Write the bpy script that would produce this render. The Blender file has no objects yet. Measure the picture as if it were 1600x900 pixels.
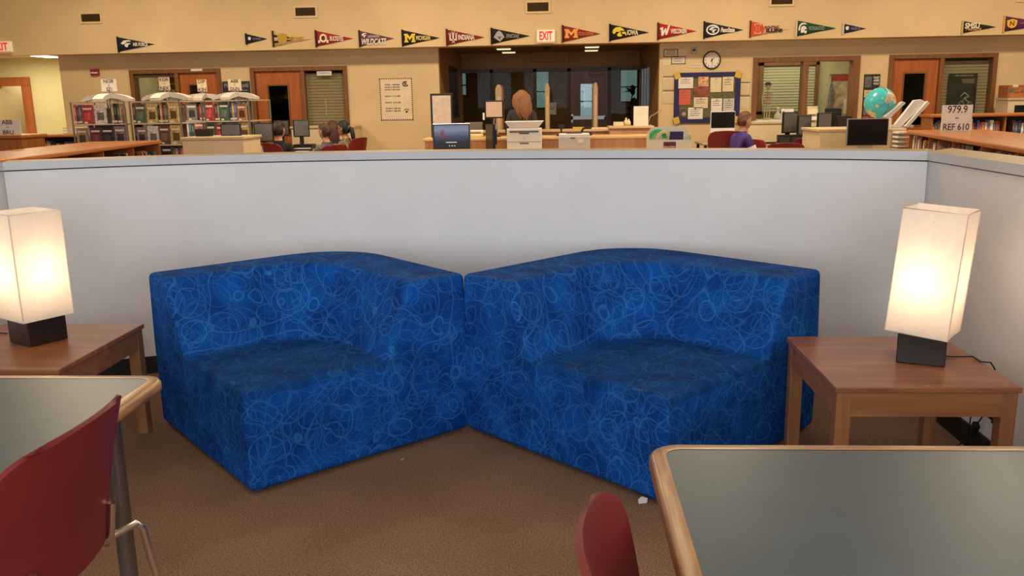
import bpy, bmesh, math, random
import numpy as np
from mathutils import Vector, Matrix, Euler
random.seed(7)
S = bpy.context.scene
COL = S.collection
# ------------------------------------------------------------------ camera (room axes: x right, y into the room, z up)
FPX = 1350.0
EYE = 1.5
PITCH, ROLL, YAW = math.atan(292 / FPX), math.radians(1.0), math.radians(3.2)
_f = Vector((0, math.cos(PITCH), -math.sin(PITCH)))
_u0 = Vector((0, math.sin(PITCH), math.cos(PITCH)))
_r = Vector((1, 0, 0)) * math.cos(ROLL) - _u0 * math.sin(ROLL)
_u = _u0 * math.cos(ROLL) + Vector((1, 0, 0)) * math.sin(ROLL)
_Z = Matrix.Rotation(YAW, 3, 'Z')
FWD, RGT, UPV = _Z @ _f, _Z @ _r, _Z @ _u
cam = bpy.data.objects.new('camera', bpy.data.cameras.new('camera'))
COL.objects.link(cam)
m3 = Matrix((RGT, UPV, -FWD)).transposed()
cam.matrix_world = Matrix.Translation((0, 0, EYE)) @ m3.to_4x4()
cam.data.sensor_width = 36
cam.data.lens = 36 * FPX / 1600
cam.data.clip_start = .05
S.camera = cam

def ray(x, y): return FWD + RGT * ((x - 800) / FPX) + UPV * ((450 - y) / FPX)
def at_z(x, y, z):
    r = ray(x, y); return Vector((0, 0, EYE)) + r * ((z - EYE) / r.z)
def at_y(x, y, Y):
    r = ray(x, y); return Vector((0, 0, EYE)) + r * (Y / r.y)
def rect(x0, y0, x1, y1, Y):
    xm, ym = (x0 + x1) / 2, (y0 + y1) / 2
    return at_y(x0, ym, Y).x, at_y(x1, ym, Y).x, at_y(xm, y1, Y).z, at_y(xm, y0, Y).z

# ------------------------------------------------------------------ view, world, large lights
S.view_settings.view_transform = 'Standard'
S.view_settings.look = 'None'
S.view_settings.exposure = 0.0
S.view_settings.gamma = 1.0
S.view_settings.use_curve_mapping = False
W = bpy.data.worlds.new('daylight'); S.world = W
W.use_nodes = True
bg = W.node_tree.nodes['Background']
bg.inputs[0].default_value = (.60, .80, .86, 1)
bg.inputs[1].default_value = 0.5

def area(name, loc, rot, sx, sy, watts, col):
    l = bpy.data.lights.new(name, 'AREA'); l.shape = 'RECTANGLE'; l.size = sx; l.size_y = sy
    l.energy = watts; l.color = col
    o = bpy.data.objects.new(name, l); COL.objects.link(o); o.location = loc; o.rotation_euler = rot
    return o
# daylight through the three windows in the wall behind the camera
for wx in (-3.6, 0.0, 3.6):
    area('window_daylight', (wx, -2.9, 1.95), (math.radians(90), 0, 0), 3.0, 2.3, 125, (.84, .92, 1.0))
# warm ceiling lights of the library hall and the rooms around it
CEIL = 4.3
WARM = (1.0, .82, .56)
for lx, ly, e in ((-6.6, 11.6, 135), (-2.2, 11.6, 135), (2.2, 11.6, 135), (6.4, 11.6, 135), (-4.2, 7.6, 60), (0, 7.6, 50), (4.2, 7.6, 60),
                  (-2.2, 2.0, 7), (2.2, 2.0, 7)):
    area('ceiling_lamp_light', (lx, ly, CEIL - .12), (0, 0, 0), 1.1, .5, e, WARM)

# ------------------------------------------------------------------ helpers
def lin(c):
    c = c / 255.0
    return c / 12.92 if c <= .04045 else ((c + .055) / 1.055) ** 2.4
def rgb(c): return (lin(c[0]), lin(c[1]), lin(c[2]), 1)
MATS = {}
def mat(name, col, rough=.6, metal=0.0, var=0.0, vs=6.0, bump=0.0, bs=80.0, spec=.4, emit=0.0, ecol=None, alpha=1.0, stretch=None, col2=None):
    """procedural material: noise-mottled colour, fine bump"""
    if name in MATS: return MATS[name]
    m = bpy.data.materials.new(name); m.use_nodes = True; MATS[name] = m
    n = m.node_tree.nodes; L = m.node_tree.links; b = n['Principled BSDF']
    b.inputs['Roughness'].default_value = rough; b.inputs['Metallic'].default_value = metal
    b.inputs['Specular IOR Level'].default_value = spec
    b.inputs['Base Color'].default_value = rgb(col)
    m.diffuse_color = rgb(col)
    if var or bump or col2:
        tc = n.new('ShaderNodeTexCoord'); mp = n.new('ShaderNodeMapping')
        L.new(tc.outputs['Object'], mp.inputs[0])
        if stretch: mp.inputs['Scale'].default_value = stretch
        if var or col2:
            nz = n.new('ShaderNodeTexNoise'); nz.inputs['Scale'].default_value = vs; nz.inputs['Detail'].default_value = 5
            L.new(mp.outputs[0], nz.inputs['Vector'])
            rp = n.new('ShaderNodeValToRGB'); L.new(nz.outputs['Fac'], rp.inputs[0])
            c2 = col2 or col
            rp.color_ramp.elements[0].position = .3; rp.color_ramp.elements[1].position = .7
            rp.color_ramp.elements[0].color = rgb([max(0, v * (1 - var)) for v in col])
            rp.color_ramp.elements[1].color = rgb([min(255, v * (1 + var)) for v in c2])
            L.new(rp.outputs[0], b.inputs['Base Color'])
        if bump:
            nb = n.new('ShaderNodeTexNoise'); nb.inputs['Scale'].default_value = bs; nb.inputs['Detail'].default_value = 3
            L.new(mp.outputs[0], nb.inputs['Vector'])
            bp = n.new('ShaderNodeBump'); bp.inputs['Strength'].default_value = bump; bp.inputs['Distance'].default_value = .01
            L.new(nb.outputs['Fac'], bp.inputs['Height']); L.new(bp.outputs[0], b.inputs['Normal'])
    if emit:
        b.inputs['Emission Color'].default_value = rgb(ecol or col); b.inputs['Emission Strength'].default_value = emit
    return m
def wood(name, dark, light, scale=1.0, axis='X', rough=.45, coat=0.0):
    if name in MATS: return MATS[name]
    m = bpy.data.materials.new(name); m.use_nodes = True; MATS[name] = m
    n = m.node_tree.nodes; L = m.node_tree.links; b = n['Principled BSDF']
    tc = n.new('ShaderNodeTexCoord'); mp = n.new('ShaderNodeMapping')
    st = {'X': (1.2, 14, 14), 'Y': (14, 1.2, 14), 'Z': (14, 14, 1.2)}[axis]
    mp.inputs['Scale'].default_value = [s * scale for s in st]
    L.new(tc.outputs['Object'], mp.inputs[0])
    nz = n.new('ShaderNodeTexNoise'); nz.inputs['Scale'].default_value = 1.6; nz.inputs['Detail'].default_value = 8; nz.inputs['Distortion'].default_value = .8
    L.new(mp.outputs[0], nz.inputs['Vector'])
    rp = n.new('ShaderNodeValToRGB'); rp.color_ramp.elements[0].position = .32; rp.color_ramp.elements[1].position = .68
    rp.color_ramp.elements[0].color = rgb(dark); rp.color_ramp.elements[1].color = rgb(light)
    L.new(nz.outputs['Fac'], rp.inputs[0]); L.new(rp.outputs[0], b.inputs['Base Color'])
    b.inputs['Roughness'].default_value = rough; b.inputs['Specular IOR Level'].default_value = .4
    b.inputs['Coat Weight'].default_value = coat; b.inputs['Coat Roughness'].default_value = .25
    m.diffuse_color = rgb(light)
    return m
def glass(name, tint=(200, 215, 210), a=.82, rough=.02, ior=1.5):
    """thin pane: mostly clear, a little mirror"""
    if name in MATS: return MATS[name]
    m = bpy.data.materials.new(name); m.use_nodes = True; MATS[name] = m
    n = m.node_tree.nodes; L = m.node_tree.links
    for x in list(n):
        if x.type != 'OUTPUT_MATERIAL': n.remove(x)
    out = [x for x in n if x.type == 'OUTPUT_MATERIAL'][0]
    t = n.new('ShaderNodeBsdfTransparent'); t.inputs[0].default_value = rgb(tint)
    g = n.new('ShaderNodeBsdfGlossy'); g.inputs['Roughness'].default_value = rough; g.inputs[0].default_value = (.9, .9, .9, 1)
    mx = n.new('ShaderNodeMixShader'); mx.inputs[0].default_value = ((ior - 1) / (ior + 1)) ** 2
    L.new(t.outputs[0], mx.inputs[1]); L.new(g.outputs[0], mx.inputs[2])
    L.new(mx.outputs[0], out.inputs[0])
    return m

class MB:
    """collects geometry, builds ONE mesh object"""
    def __init__(s): s.v = []; s.f = []; s.m = []; s.sm = []
    def add(s, vs, fs, m=0, smooth=False):
        o = len(s.v); s.v += [tuple(v) for v in vs]
        for f in fs: s.f.append([i + o for i in f]); s.m.append(m); s.sm.append(smooth)
        return s
    def box(s, x0, x1, y0, y1, z0, z1, m=0):
        x0, x1 = min(x0, x1), max(x0, x1); y0, y1 = min(y0, y1), max(y0, y1); z0, z1 = min(z0, z1), max(z0, z1)
        return s.add([(x0, y0, z0), (x1, y0, z0), (x1, y1, z0), (x0, y1, z0), (x0, y0, z1), (x1, y0, z1), (x1, y1, z1), (x0, y1, z1)],
                     [(0, 3, 2, 1), (4, 5, 6, 7), (0, 1, 5, 4), (1, 2, 6, 5), (2, 3, 7, 6), (3, 0, 4, 7)], m)
    def obox(s, c, hx, hy, hz, R, m=0):
        vs = [Vector(c) + R @ Vector((a * hx, b * hy, d * hz)) for d in (-1, 1) for a, b in ((-1, -1), (1, -1), (1, 1), (-1, 1))]
        return s.add(vs, [(0, 3, 2, 1), (4, 5, 6, 7), (0, 1, 5, 4), (1, 2, 6, 5), (2, 3, 7, 6), (3, 0, 4, 7)], m)
    def tube(s, pts, r, seg=8, m=0, closed=False, smooth=True):
        pts = [Vector(p) for p in pts]; k = len(pts)
        rs = r if isinstance(r, (list, tuple)) else [r] * k
        rings = []; prev = None
        for i, p in enumerate(pts):
            a = pts[(i - 1) % k] if (i or closed) else p; b = pts[(i + 1) % k] if (i < k - 1 or closed) else p
            t = (b - a).normalized()
            if prev is None:
                h = Vector((0, 0, 1)) if abs(t.z) < .9 else Vector((1, 0, 0)); n1 = t.cross(h).normalized()
            else: n1 = (prev - t * prev.dot(t)).normalized()
            prev = n1; n2 = t.cross(n1)
            rings.append([p + (n1 * math.cos(2 * math.pi * j / seg) + n2 * math.sin(2 * math.pi * j / seg)) * rs[i] for j in range(seg)])
        vs = [v for rg in rings for v in rg]; fs = []
        for i in range(k if closed else k - 1):
            for j in range(seg):
                a, b = i * seg + j, i * seg + (j + 1) % seg; c, d = ((i + 1) % k) * seg + (j + 1) % seg, ((i + 1) % k) * seg + j
                fs.append((a, b, c, d))
        s.add(vs, fs, m, smooth)
        if not closed:
            s.add(rings[0], [tuple(range(seg))[::-1]], m); s.add(rings[-1], [tuple(range(seg))], m)
        return s
    def cyl(s, p0, p1, r0, r1=None, seg=16, m=0):
        return s.tube([p0, p1], [r0, r0 if r1 is None else r1], seg, m)
    def lathe(s, prof, c=(0, 0, 0), seg=24, m=0, smooth=True):
        vs = []; k = len(prof)
        for r, z in prof:
            for j in range(seg):
                a = 2 * math.pi * j / seg; vs.append((c[0] + r * math.cos(a), c[1] + r * math.sin(a), c[2] + z))
        fs = [(i * seg + j, i * seg + (j + 1) % seg, (i + 1) * seg + (j + 1) % seg, (i + 1) * seg + j) for i in range(k - 1) for j in range(seg)]
        fs += [tuple(range(seg))[::-1], tuple((k - 1) * seg + j for j in range(seg))]
        return s.add(vs, fs, m, smooth)
    def prism(s, poly, y0, y1, m=0):
        """polygon in x,z (counter-clockwise seen from -y), extruded y0..y1"""
        k = len(poly)
        vs = [(x, y0, z) for x, z in poly] + [(x, y1, z) for x, z in poly]
        fs = [tuple(range(k)), tuple(range(k, 2 * k))[::-1]] + [(i, i + k, (i + 1) % k + k, (i + 1) % k) for i in range(k)]
        return s.add(vs, fs, m)
    def slab(s, poly, z0, z1, m=0):
        """polygon in x,y extruded z0..z1"""
        k = len(poly)
        vs = [(x, y, z0) for x, y in poly] + [(x, y, z1) for x, y in poly]
        fs = [tuple(range(k))[::-1], tuple(range(k, 2 * k))] + [(i, (i + 1) % k, (i + 1) % k + k, i + k) for i in range(k)]
        return s.add(vs, fs, m)
    def build(s, name, mats, parent=None, bevel=0.0, seg=2, loc=None, fix=True):
        me = bpy.data.meshes.new(name); me.from_pydata(s.v, [], s.f)
        for q in (mats if isinstance(mats, (list, tuple)) else [mats]): me.materials.append(q)
        me.polygons.foreach_set('material_index', s.m); me.polygons.foreach_set('use_smooth', s.sm)
        if fix:
            b = bmesh.new(); b.from_mesh(me); bmesh.ops.recalc_face_normals(b, faces=b.faces); b.to_mesh(me); b.free()
        me.update()
        o = bpy.data.objects.new(name, me); COL.objects.link(o)
        if parent: o.parent = parent
        if loc: o.location = loc
        if bevel:
            md = o.modifiers.new('soft_edges', 'BEVEL'); md.width = bevel; md.segments = seg; md.limit_method = 'ANGLE'; md.angle_limit = math.radians(35)
        return o
def tag(o, label, cat, group=None, kind=None):
    o['label'] = label; o['category'] = cat
    if group: o['group'] = group
    if kind: o['kind'] = kind
    return o
def struct(o, label=None, cat=None):
    o['kind'] = 'structure'
    if label: o['label'] = label
    if cat: o['category'] = cat
    return o
def thing(name, label, cat, loc=(0, 0, 0), rz=0.0, group=None):
    o = bpy.data.objects.new(name, None); COL.objects.link(o); o.empty_display_size = .05
    o.location = loc; o.rotation_euler = (0, 0, rz)
    return tag(o, label, cat, group)
def copy_tree(o, parent=None):
    c = o.copy(); COL.objects.link(c); c.parent = parent
    for ch in [q for q in bpy.data.objects if q.parent == o]: copy_tree(ch, c)
    return c
_tcache = {}
def text_geo(s, bold=0.0, shear=0.0):
    """text as flat geometry, normalised: returns verts (x,z), faces, width, height, x0, z0"""
    k = (s, bold, shear)
    if k in _tcache: return _tcache[k]
    cu = bpy.data.curves.new('t', 'FONT'); cu.body = s; cu.size = 1; cu.resolution_u = 3; cu.offset = bold; cu.shear = shear; cu.align_x = 'CENTER'; cu.space_line = .85
    o = bpy.data.objects.new('t', cu); COL.objects.link(o)
    dg = bpy.context.evaluated_depsgraph_get(); me = bpy.data.meshes.new_from_object(o.evaluated_get(dg))
    vs = [(v.co.x, v.co.y) for v in me.vertices]; fs = [tuple(p.vertices) for p in me.polygons]
    bpy.data.objects.remove(o); bpy.data.curves.remove(cu); bpy.data.meshes.remove(me)
    xs = [v[0] for v in vs]; zs = [v[1] for v in vs]
    _tcache[k] = (vs, fs, min(xs), max(xs), min(zs), max(zs))
    return _tcache[k]
def text(mb, s, x0, x1, z0, z1, y, m=0, bold=.0, shear=0.0, keep=False, fn=None):
    """put text into MB, fitted to the box, facing -y"""
    vs, fs, a, b, c, d = text_geo(s, bold, shear)
    sx = (x1 - x0) / (b - a); sz = (z1 - z0) / (d - c)
    if keep: sx = sz = min(sx, sz)
    ox, oz = (x0 + x1) / 2, (z0 + z1) / 2
    P = []
    for x, z in vs:
        q = (ox + (x - (a + b) / 2) * sx, y, oz + (z - (c + d) / 2) * sz)
        P.append(fn(q) if fn else q)
    mb.add(P, fs, m)

# ------------------------------------------------------------------ materials
M_wall = mat('warm_cream_wall_paint', (214, 187, 142), .85, var=.03, vs=1.5, bump=.05, bs=120)
M_wall2 = mat('pale_yellow_wall_paint', (226, 212, 160), .85, var=.02, vs=2)
M_part = mat('white_partition_panel', (234, 229, 226), .75, var=.015, vs=3, bump=.04, bs=150)
M_capw = mat('white_cap_edge', (208, 206, 208), .6, var=.02, vs=5)
M_cap = mat('beige_cap_laminate', (196, 172, 132), .5, var=.04, vs=14)
M_ceil = mat('ceiling_paint', (228, 222, 208), .9, var=.02)
M_black = mat('black_plastic', (22, 21, 22), .45, var=.1, vs=20)
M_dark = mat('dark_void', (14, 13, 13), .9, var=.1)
M_white = mat('white_plastic', (228, 224, 218), .45, var=.02)
M_paper = mat('white_paper', (226, 218, 206), .8, var=.03, vs=9)
M_paper2 = mat('cream_paper', (218, 200, 165), .8, var=.04, vs=9)
M_ink = mat('dark_ink', (52, 42, 42), .8, var=.05)
M_greyink = mat('grey_ink', (128, 112, 100), .8, var=.05)
M_cream = mat('cream_laminate', (218, 196, 160), .55, var=.02, vs=5)
M_creamtop = mat('cream_worktop', (205, 180, 142), .45, var=.03, vs=12)
M_frame = wood('door_frame_wood', (112, 70, 36), (134, 88, 48), 1, 'Z', .5)
M_door = wood('orange_veneer_door', (158, 84, 38), (182, 102, 50), .7, 'Z', .4, .2)
M_case = wood('honey_bookcase_wood', (160, 96, 48), (184, 116, 62), 1, 'X', .38, .3)
M_caseE = wood('honey_bookcase_end', (150, 88, 42), (176, 108, 56), 1, 'Z', .42, .2)
M_desk = wood('maple_desk_front', (186, 130, 84), (204, 150, 102), .7, 'Z', .45)
M_desktop = wood('maple_desk_top', (204, 164, 112), (222, 186, 136), .7, 'X', .4)
M_bronze = mat('bronze_aluminium_frame', (74, 58, 44), .45, .4, var=.05)
M_glass = glass('window_glass', (242, 246, 244), .86, .02, 1.3)
M_smoke = glass('smoked_glass', (150, 156, 150), .86, .02, 1.3)
M_alu = mat('brushed_aluminium', (176, 176, 178), .35, .9, var=.05, vs=30)
M_chrome = mat('chrome', (228, 222, 216), .22, 1.0, var=.02)
M_blind = mat('khaki_blind', (172, 146, 112), .8, var=.04, vs=30, stretch=(1, 1, 30))
M_blind2 = mat('pale_blind', (176, 166, 132), .8, var=.03, vs=30, stretch=(1, 1, 30))
M_red = mat('burgundy_plastic', (120, 34, 36), .5, var=.05, vs=4, bump=.05, bs=250)
# ------------------------------------------------------------------ the shell of the hall
XL, XR, YF, YW = -10.6, 9.6, -3.0, 14.85          # left, right, behind camera, far lower wall
YB, ZB = 14.45, 2.385                              # face and underside of the bulkhead above the far wall
def wall_holes(mb, x0, x1, z0, z1, y0, y1, holes, m=0):
    xs = sorted({x0, x1, *[h[i] for h in holes for i in (0, 1)]})
    for a, b in zip(xs, xs[1:]):
        c = (a + b) / 2
        hs = sorted([(h[2], h[3]) for h in holes if h[0] < c < h[1]]); z = z0
        for p, q in hs:
            if p > z: mb.box(a, b, y0, y1, z, p, m)
            z = q
        if z < z1: mb.box(a, b, y0, y1, z, z1, m)
# carpet
mc = bpy.data.materials.new('brown_loop_carpet'); mc.use_nodes = True; MATS['carpet'] = mc
n = mc.node_tree.nodes; L = mc.node_tree.links; b = n['Principled BSDF']; b.inputs['Roughness'].default_value = .95; b.inputs['Specular IOR Level'].default_value = .1
tc = n.new('ShaderNodeTexCoord')
na = n.new('ShaderNodeTexNoise'); na.inputs['Scale'].default_value = 150; na.inputs['Detail'].default_value = 4
nb = n.new('ShaderNodeTexNoise'); nb.inputs['Scale'].default_value = 2.2; nb.inputs['Detail'].default_value = 4
L.new(tc.outputs['Object'], na.inputs['Vector']); L.new(tc.outputs['Object'], nb.inputs['Vector'])
r1 = n.new('ShaderNodeValToRGB'); r1.color_ramp.elements[0].position = .3; r1.color_ramp.elements[1].position = .72
r1.color_ramp.elements[0].color = rgb((122, 90, 68)); r1.color_ramp.elements[1].color = rgb((186, 146, 116))
r2 = n.new('ShaderNodeValToRGB'); r2.color_ramp.elements[0].position = .3; r2.color_ramp.elements[1].position = .7
r2.color_ramp.elements[0].color = (.8, .78, .78, 1); r2.color_ramp.elements[1].color = (1, 1, 1, 1)
mx = n.new('ShaderNodeMix'); mx.data_type = 'RGBA'; mx.blend_type = 'MULTIPLY'; mx.inputs[0].default_value = 1
L.new(na.outputs['Fac'], r1.inputs[0]); L.new(nb.outputs['Fac'], r2.inputs[0]); L.new(r1.outputs[0], mx.inputs[6]); L.new(r2.outputs[0], mx.inputs[7])
L.new(mx.outputs[2], b.inputs['Base Color'])
bp = n.new('ShaderNodeBump'); bp.inputs['Strength'].default_value = .5; bp.inputs['Distance'].default_value = .006
L.new(na.outputs['Fac'], bp.inputs['Height']); L.new(bp.outputs[0], b.inputs['Normal'])
struct(MB().box(XL - 1, XR + .2, YF - .2, 24.2, -.1, 0).build('floor', mc), 'brown loop-pile carpet floor of the library', 'floor')
struct(MB().box(XL - 1, XR + .2, YF - .2, YB + .02, CEIL, CEIL + .1).build('ceiling', M_ceil), 'pale ceiling high above the library hall', 'ceiling')
struct(MB().box(XL - .15, XL, YF, 18, 0, CEIL).build('wall_left', M_wall), 'cream side wall beyond the low bookcases', 'wall')
struct(MB().box(XR, XR + .15, YF, YW + 3.5, 0, CEIL).build('wall_right', M_wall), 'cream side wall beyond the reference bookcases', 'wall')
mb = MB(); wins = [(wx - 1.55, wx + 1.55, .75, 3.15) for wx in (-3.6, 0, 3.6)]
wall_holes(mb, XL, XR, 0, CEIL, YF - .2, YF, wins)
wf = struct(mb.build('wall_front', M_wall), 'cream window wall opposite the entrance', 'wall')
for i, (a, b_, c, d) in enumerate(wins):
    f = MB(); f.box(a, a + .05, YF - .15, YF - .05, c, d); f.box(b_ - .05, b_, YF - .15, YF - .05, c, d); f.box(a, b_, YF - .15, YF - .05, c, c + .05); f.box(a, b_, YF - .15, YF - .05, d - .05, d)
    f.box((a + b_) / 2 - .02, (a + b_) / 2 + .02, YF - .14, YF - .06, c, d)
    w = struct(f.build('window_%d' % (i + 1), M_bronze), ['daylight window near the left corner of the window wall', 'daylight window at the middle of the window wall', 'daylight window near the right corner of the window wall'][i], 'window')
# bulkhead: the long upper wall that carries the pennants
struct(MB().box(XL - 1, XR + .15, YB, YB + .14, ZB, CEIL + .1).build('wall_bulkhead', M_wall), 'long cream upper wall carrying pennants and vents', 'wall')
struct(MB().box(-8.5, XR, YB + .14, YW + .02, ZB, ZB + .1).box(-8.5, -2.0, YW - .3, YW + .16, ZB + .02, ZB + .12).build('trim_1', M_wall), 'cream underside of the bulkhead above the doors', 'soffit')
# far lower wall, with openings
def X14(px, py=150): return at_y(px, py, YW).x
D1 = (X14(205, 140), X14(347, 140)); D2 = (X14(393, 140), X14(544, 140)); D3 = (X14(1386, 140), X14(1554, 140)); WN = (X14(1175, 140), X14(1341, 140))
RX0, RX1 = X14(686, 120), X14(1030, 120)
XA = X14(97, 140)
mb = MB()
wall_holes(mb, XA, RX0, 0, ZB + .1, YW, YW + .14, [(D1[0], D1[1], 0, 2.13), (D2[0], D2[1], 0, 2.13)])
wall_holes(mb, RX1, XR, 0, ZB + .1, YW, YW + .14, [(WN[0], WN[1], 1.06, 2.13), (D3[0], D3[1], 0, 2.13)])
struct(mb.build('wall_back', M_wall), 'cream far wall with wooden doors and notices', 'wall')
# hallway alcove past the far left end of that wall
mb = MB(); YA = 16.3
xd0, xd1 = at_y(-40, 150, YA).x, at_y(52, 160, YA).x
wall_holes(mb, XL - 1, XA + .6, 0, 2.6, YA, YA + .12, [(xd0 + .1, at_y(38, 160, YA).x, 0, 1.94)])
mb.box(XL - 1, XA + .5, YA + 1.2, YA + 1.3, 0, 2.6)
mb.box(XA, XA + .1, YW + .14, YA, 0, 2.6)
struct(mb.build('wall_hallway', M_wall2), 'bright pale yellow hallway wall at the far left', 'wall')
struct(MB().box(XL - 1, XA + .6, YB + .14, YA + 1.4, 2.45, 2.55).build('ceiling_hallway', M_ceil), 'low hallway ceiling with a light at the far left', 'ceiling')
fr = struct(MB().box(xd0, xd1, YA - .05, YA, 1.94, 2.1).box(at_y(38, 160, YA).x, xd1, YA - .05, YA, 0, 1.94).build('door_4', M_door, bevel=.01), 'wide orange wood door frame in the pale yellow hallway', 'door frame')
t = thing('ceiling_light', 'bright recessed light on the pale hallway ceiling', 'light', (at_y(80, 94, 15.6).x, 15.5, 2.40))
MB().box(-.16, .16, -.3, .3, .02, .05).build('frame', M_white, t); MB().box(-.14, .14, -.28, .28, .008, .03).build('diffuser', mat('lit_diffuser', (255, 246, 214), emit=2.5), t)
area('hallway_lamp_light', (-9.6, 15.3, 2.36), (0, 0, 0), .6, .5, 24, (1, .93, .68))
area('hallway_lamp_light', (-10.2, 17.0, 2.36), (0, 0, 0), .6, .3, 9, (1, .93, .68))
# recess with the entrance storefront
YR, ZR = 18.4, 2.47
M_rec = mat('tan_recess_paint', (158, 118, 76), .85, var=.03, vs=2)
mb = MB()
sx = rect(688, 108, 708, 150, 17.2)
# left cheek with a side window
for seg in ((YW + .14, 16.2, 0, ZR), (16.2, 17.9, 0, 1.2), (16.2, 17.9, 2.16, ZR), (17.9, YR + .1, 0, ZR)):
    mb.box(RX0 - .12, RX0, seg[0], seg[1], seg[2], seg[3])
for seg in ((YW + .14, 16.4, 0, ZR), (16.4, 18.1, 2.16, ZR), (18.1, YR + .1, 0, ZR)):
    mb.box(RX1, RX1 + .12, seg[0], seg[1], seg[2], seg[3])
mb.box(RX0, RX1, YR, YR + .12, 2.14, ZR)
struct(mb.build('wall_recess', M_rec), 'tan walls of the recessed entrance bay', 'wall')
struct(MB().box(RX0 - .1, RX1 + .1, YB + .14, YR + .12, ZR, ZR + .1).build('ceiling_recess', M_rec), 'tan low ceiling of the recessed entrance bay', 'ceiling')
MBx = rect(831, 81, 889, 97, YR)
tag(MB().box(MBx[0], MBx[1], YR - .07, YR - .002, MBx[2], MBx[3]).build('header_box', M_rec, bevel=.008), 'tan box mounted above the entrance glazing', 'box')
for i, (px, py, lb) in enumerate(((787, 75, 'short ceiling light strip above the staff desk, nearer the hall'), (795, 80.5, 'short ceiling light strip above the staff desk, nearer the glazing'), (925, 72, 'short ceiling light strip over the doorway, nearer the hall'), (924, 77.5, 'short ceiling light strip over the doorway, nearer the glazing'))):
    p = at_z(px, py, ZR); p.y = min(p.y, 18.0); tt = thing('ceiling_light', lb, 'light', (p.x, p.y, ZR - .03))
    MB().box(-.14, .14, -.1, .1, .012, .03).build('frame', M_white, tt); MB().box(-.125, .125, -.085, .085, .0, .014).build('diffuser', mat('warm_diffuser', (255, 226, 170), emit=1.6), tt)
p = at_z(855, 74.5, ZR)
tag(MB().lathe([(.07, 0), (.075, .01), (.06, .035), (.055, .04)], seg=16).build('smoke_detector', mat('dark_detector', (70, 50, 36), .6), loc=(p.x, 16.6, ZR - .04)), 'dark round detector under the entrance bay ceiling', 'detector')
area('entrance_lamp_light', (-.2, 16.6, ZR - .05), (0, 0, 0), 1.6, .5, 4, (1, .8, .5))
# storefront: posts and panes
st = bpy.data.objects.new('window_4', None); COL.objects.link(st); st.location = (0, YR, 0); struct(st, 'dark framed glass storefront of the entrance bay', 'storefront')
posts = [at_y(q, 150, YR).x for q in (714, 769, 836, 889, 952, 1009)]
for i, x in enumerate(posts): MB().box(x - .035, x + .035, -.06, .06, 0, 2.14).build('post', M_bronze, st)
MB().box(posts[0], posts[-1], -.06, .06, 2.08, 2.16).build('header_rail', M_bronze, st)
MB().box(posts[0], posts[3], -.05, .05, 0, .12).build('bottom_rail', M_bronze, st); MB().box(posts[4], posts[5], -.05, .05, 0, .12).build('bottom_rail', M_bronze, st)
M_store = glass('storefront_glass', (206, 212, 204), .86, .02, 1.12)
for a, b_ in ((0, 1), (1, 2), (2, 3), (4, 5)): MB().box(posts[a] + .035, posts[b_] - .035, -.004, .004, .12, 2.08).build('pane', M_store, st)
# the entrance door in it
ex0, ex1 = posts[3] + .04, posts[4] - .04
dr = bpy.data.objects.new('door_5', None); COL.objects.link(dr); dr.location = (0, YR - .02, 0); struct(dr, 'brown entrance door with narrow glass and push bar', 'door')
va, vb, vc, vd = rect(907, 131, 930, 186, YR)
mb = MB(); wall_holes(mb, ex0, ex1, .01, 2.07, -.022, .022, [(va, vb, vc, vd)])
M_edoor = wood('brown_entrance_door', (110, 66, 40), (132, 82, 52), .7, 'Z', .4)
leaf = mb.build('door_leaf', M_edoor, dr)
MB().box(va, vb, -.004, .004, vc, vd).build('pane', M_glass, leaf)
ba = rect(892, 182, 946, 187, YR)
MB().box(ba[0], ba[1], -.09, -.05, ba[2], ba[3] + .02).box(ba[0], ba[0] + .05, -.09, -.02, ba[2] - .06, ba[3] + .06).box(ba[1] - .04, ba[1], -.09, -.02, ba[2], ba[3]).build('push_bar', M_alu, leaf, bevel=.008)
ca = rect(921, 112, 940, 118, YR)
MB().box(ca[0], ca[1], -.1, -.02, ca[2], ca[3]).build('door_closer', mat('bronze_closer', (120, 96, 72), .5, .3), leaf, bevel=.01)
# side glazing of the bay
sw = bpy.data.objects.new('window_5', None); COL.objects.link(sw); sw.location = (RX0 - .06, 16.2, 0); struct(sw, 'side window in the left cheek of the entrance bay', 'window')
MB().box(-.04, .04, 0, .05, 1.2, 2.16).box(-.04, .04, 1.65, 1.7, 1.2, 2.16).box(-.04, .04, 0, 1.7, 2.1, 2.16).box(-.04, .04, 0, 1.7, 1.2, 1.26).build('frame', M_bronze, sw)
MB().box(-.004, .004, .05, 1.65, 1.26, 2.1).build('pane', M_glass, sw)
sw = bpy.data.objects.new('window_6', None); COL.objects.link(sw); sw.location = (RX1 + .06, 16.4, 0); struct(sw, 'floor to ceiling side glazing in the right cheek of the entrance bay', 'window')
MB().box(-.05, .05, 0, .08, 0, 2.16).box(-.05, .05, .55, .62, 0, 2.16).box(-.05, .05, 1.1, 1.17, 0, 2.16).box(-.05, .05, 1.62, 1.7, 0, 2.16).box(-.05, .05, 0, 1.7, 2.08, 2.16).build('frame', M_alu, sw)
MB().box(-.004, .004, .08, 1.62, 0, 2.08).build('pane', M_smoke, sw)
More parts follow.
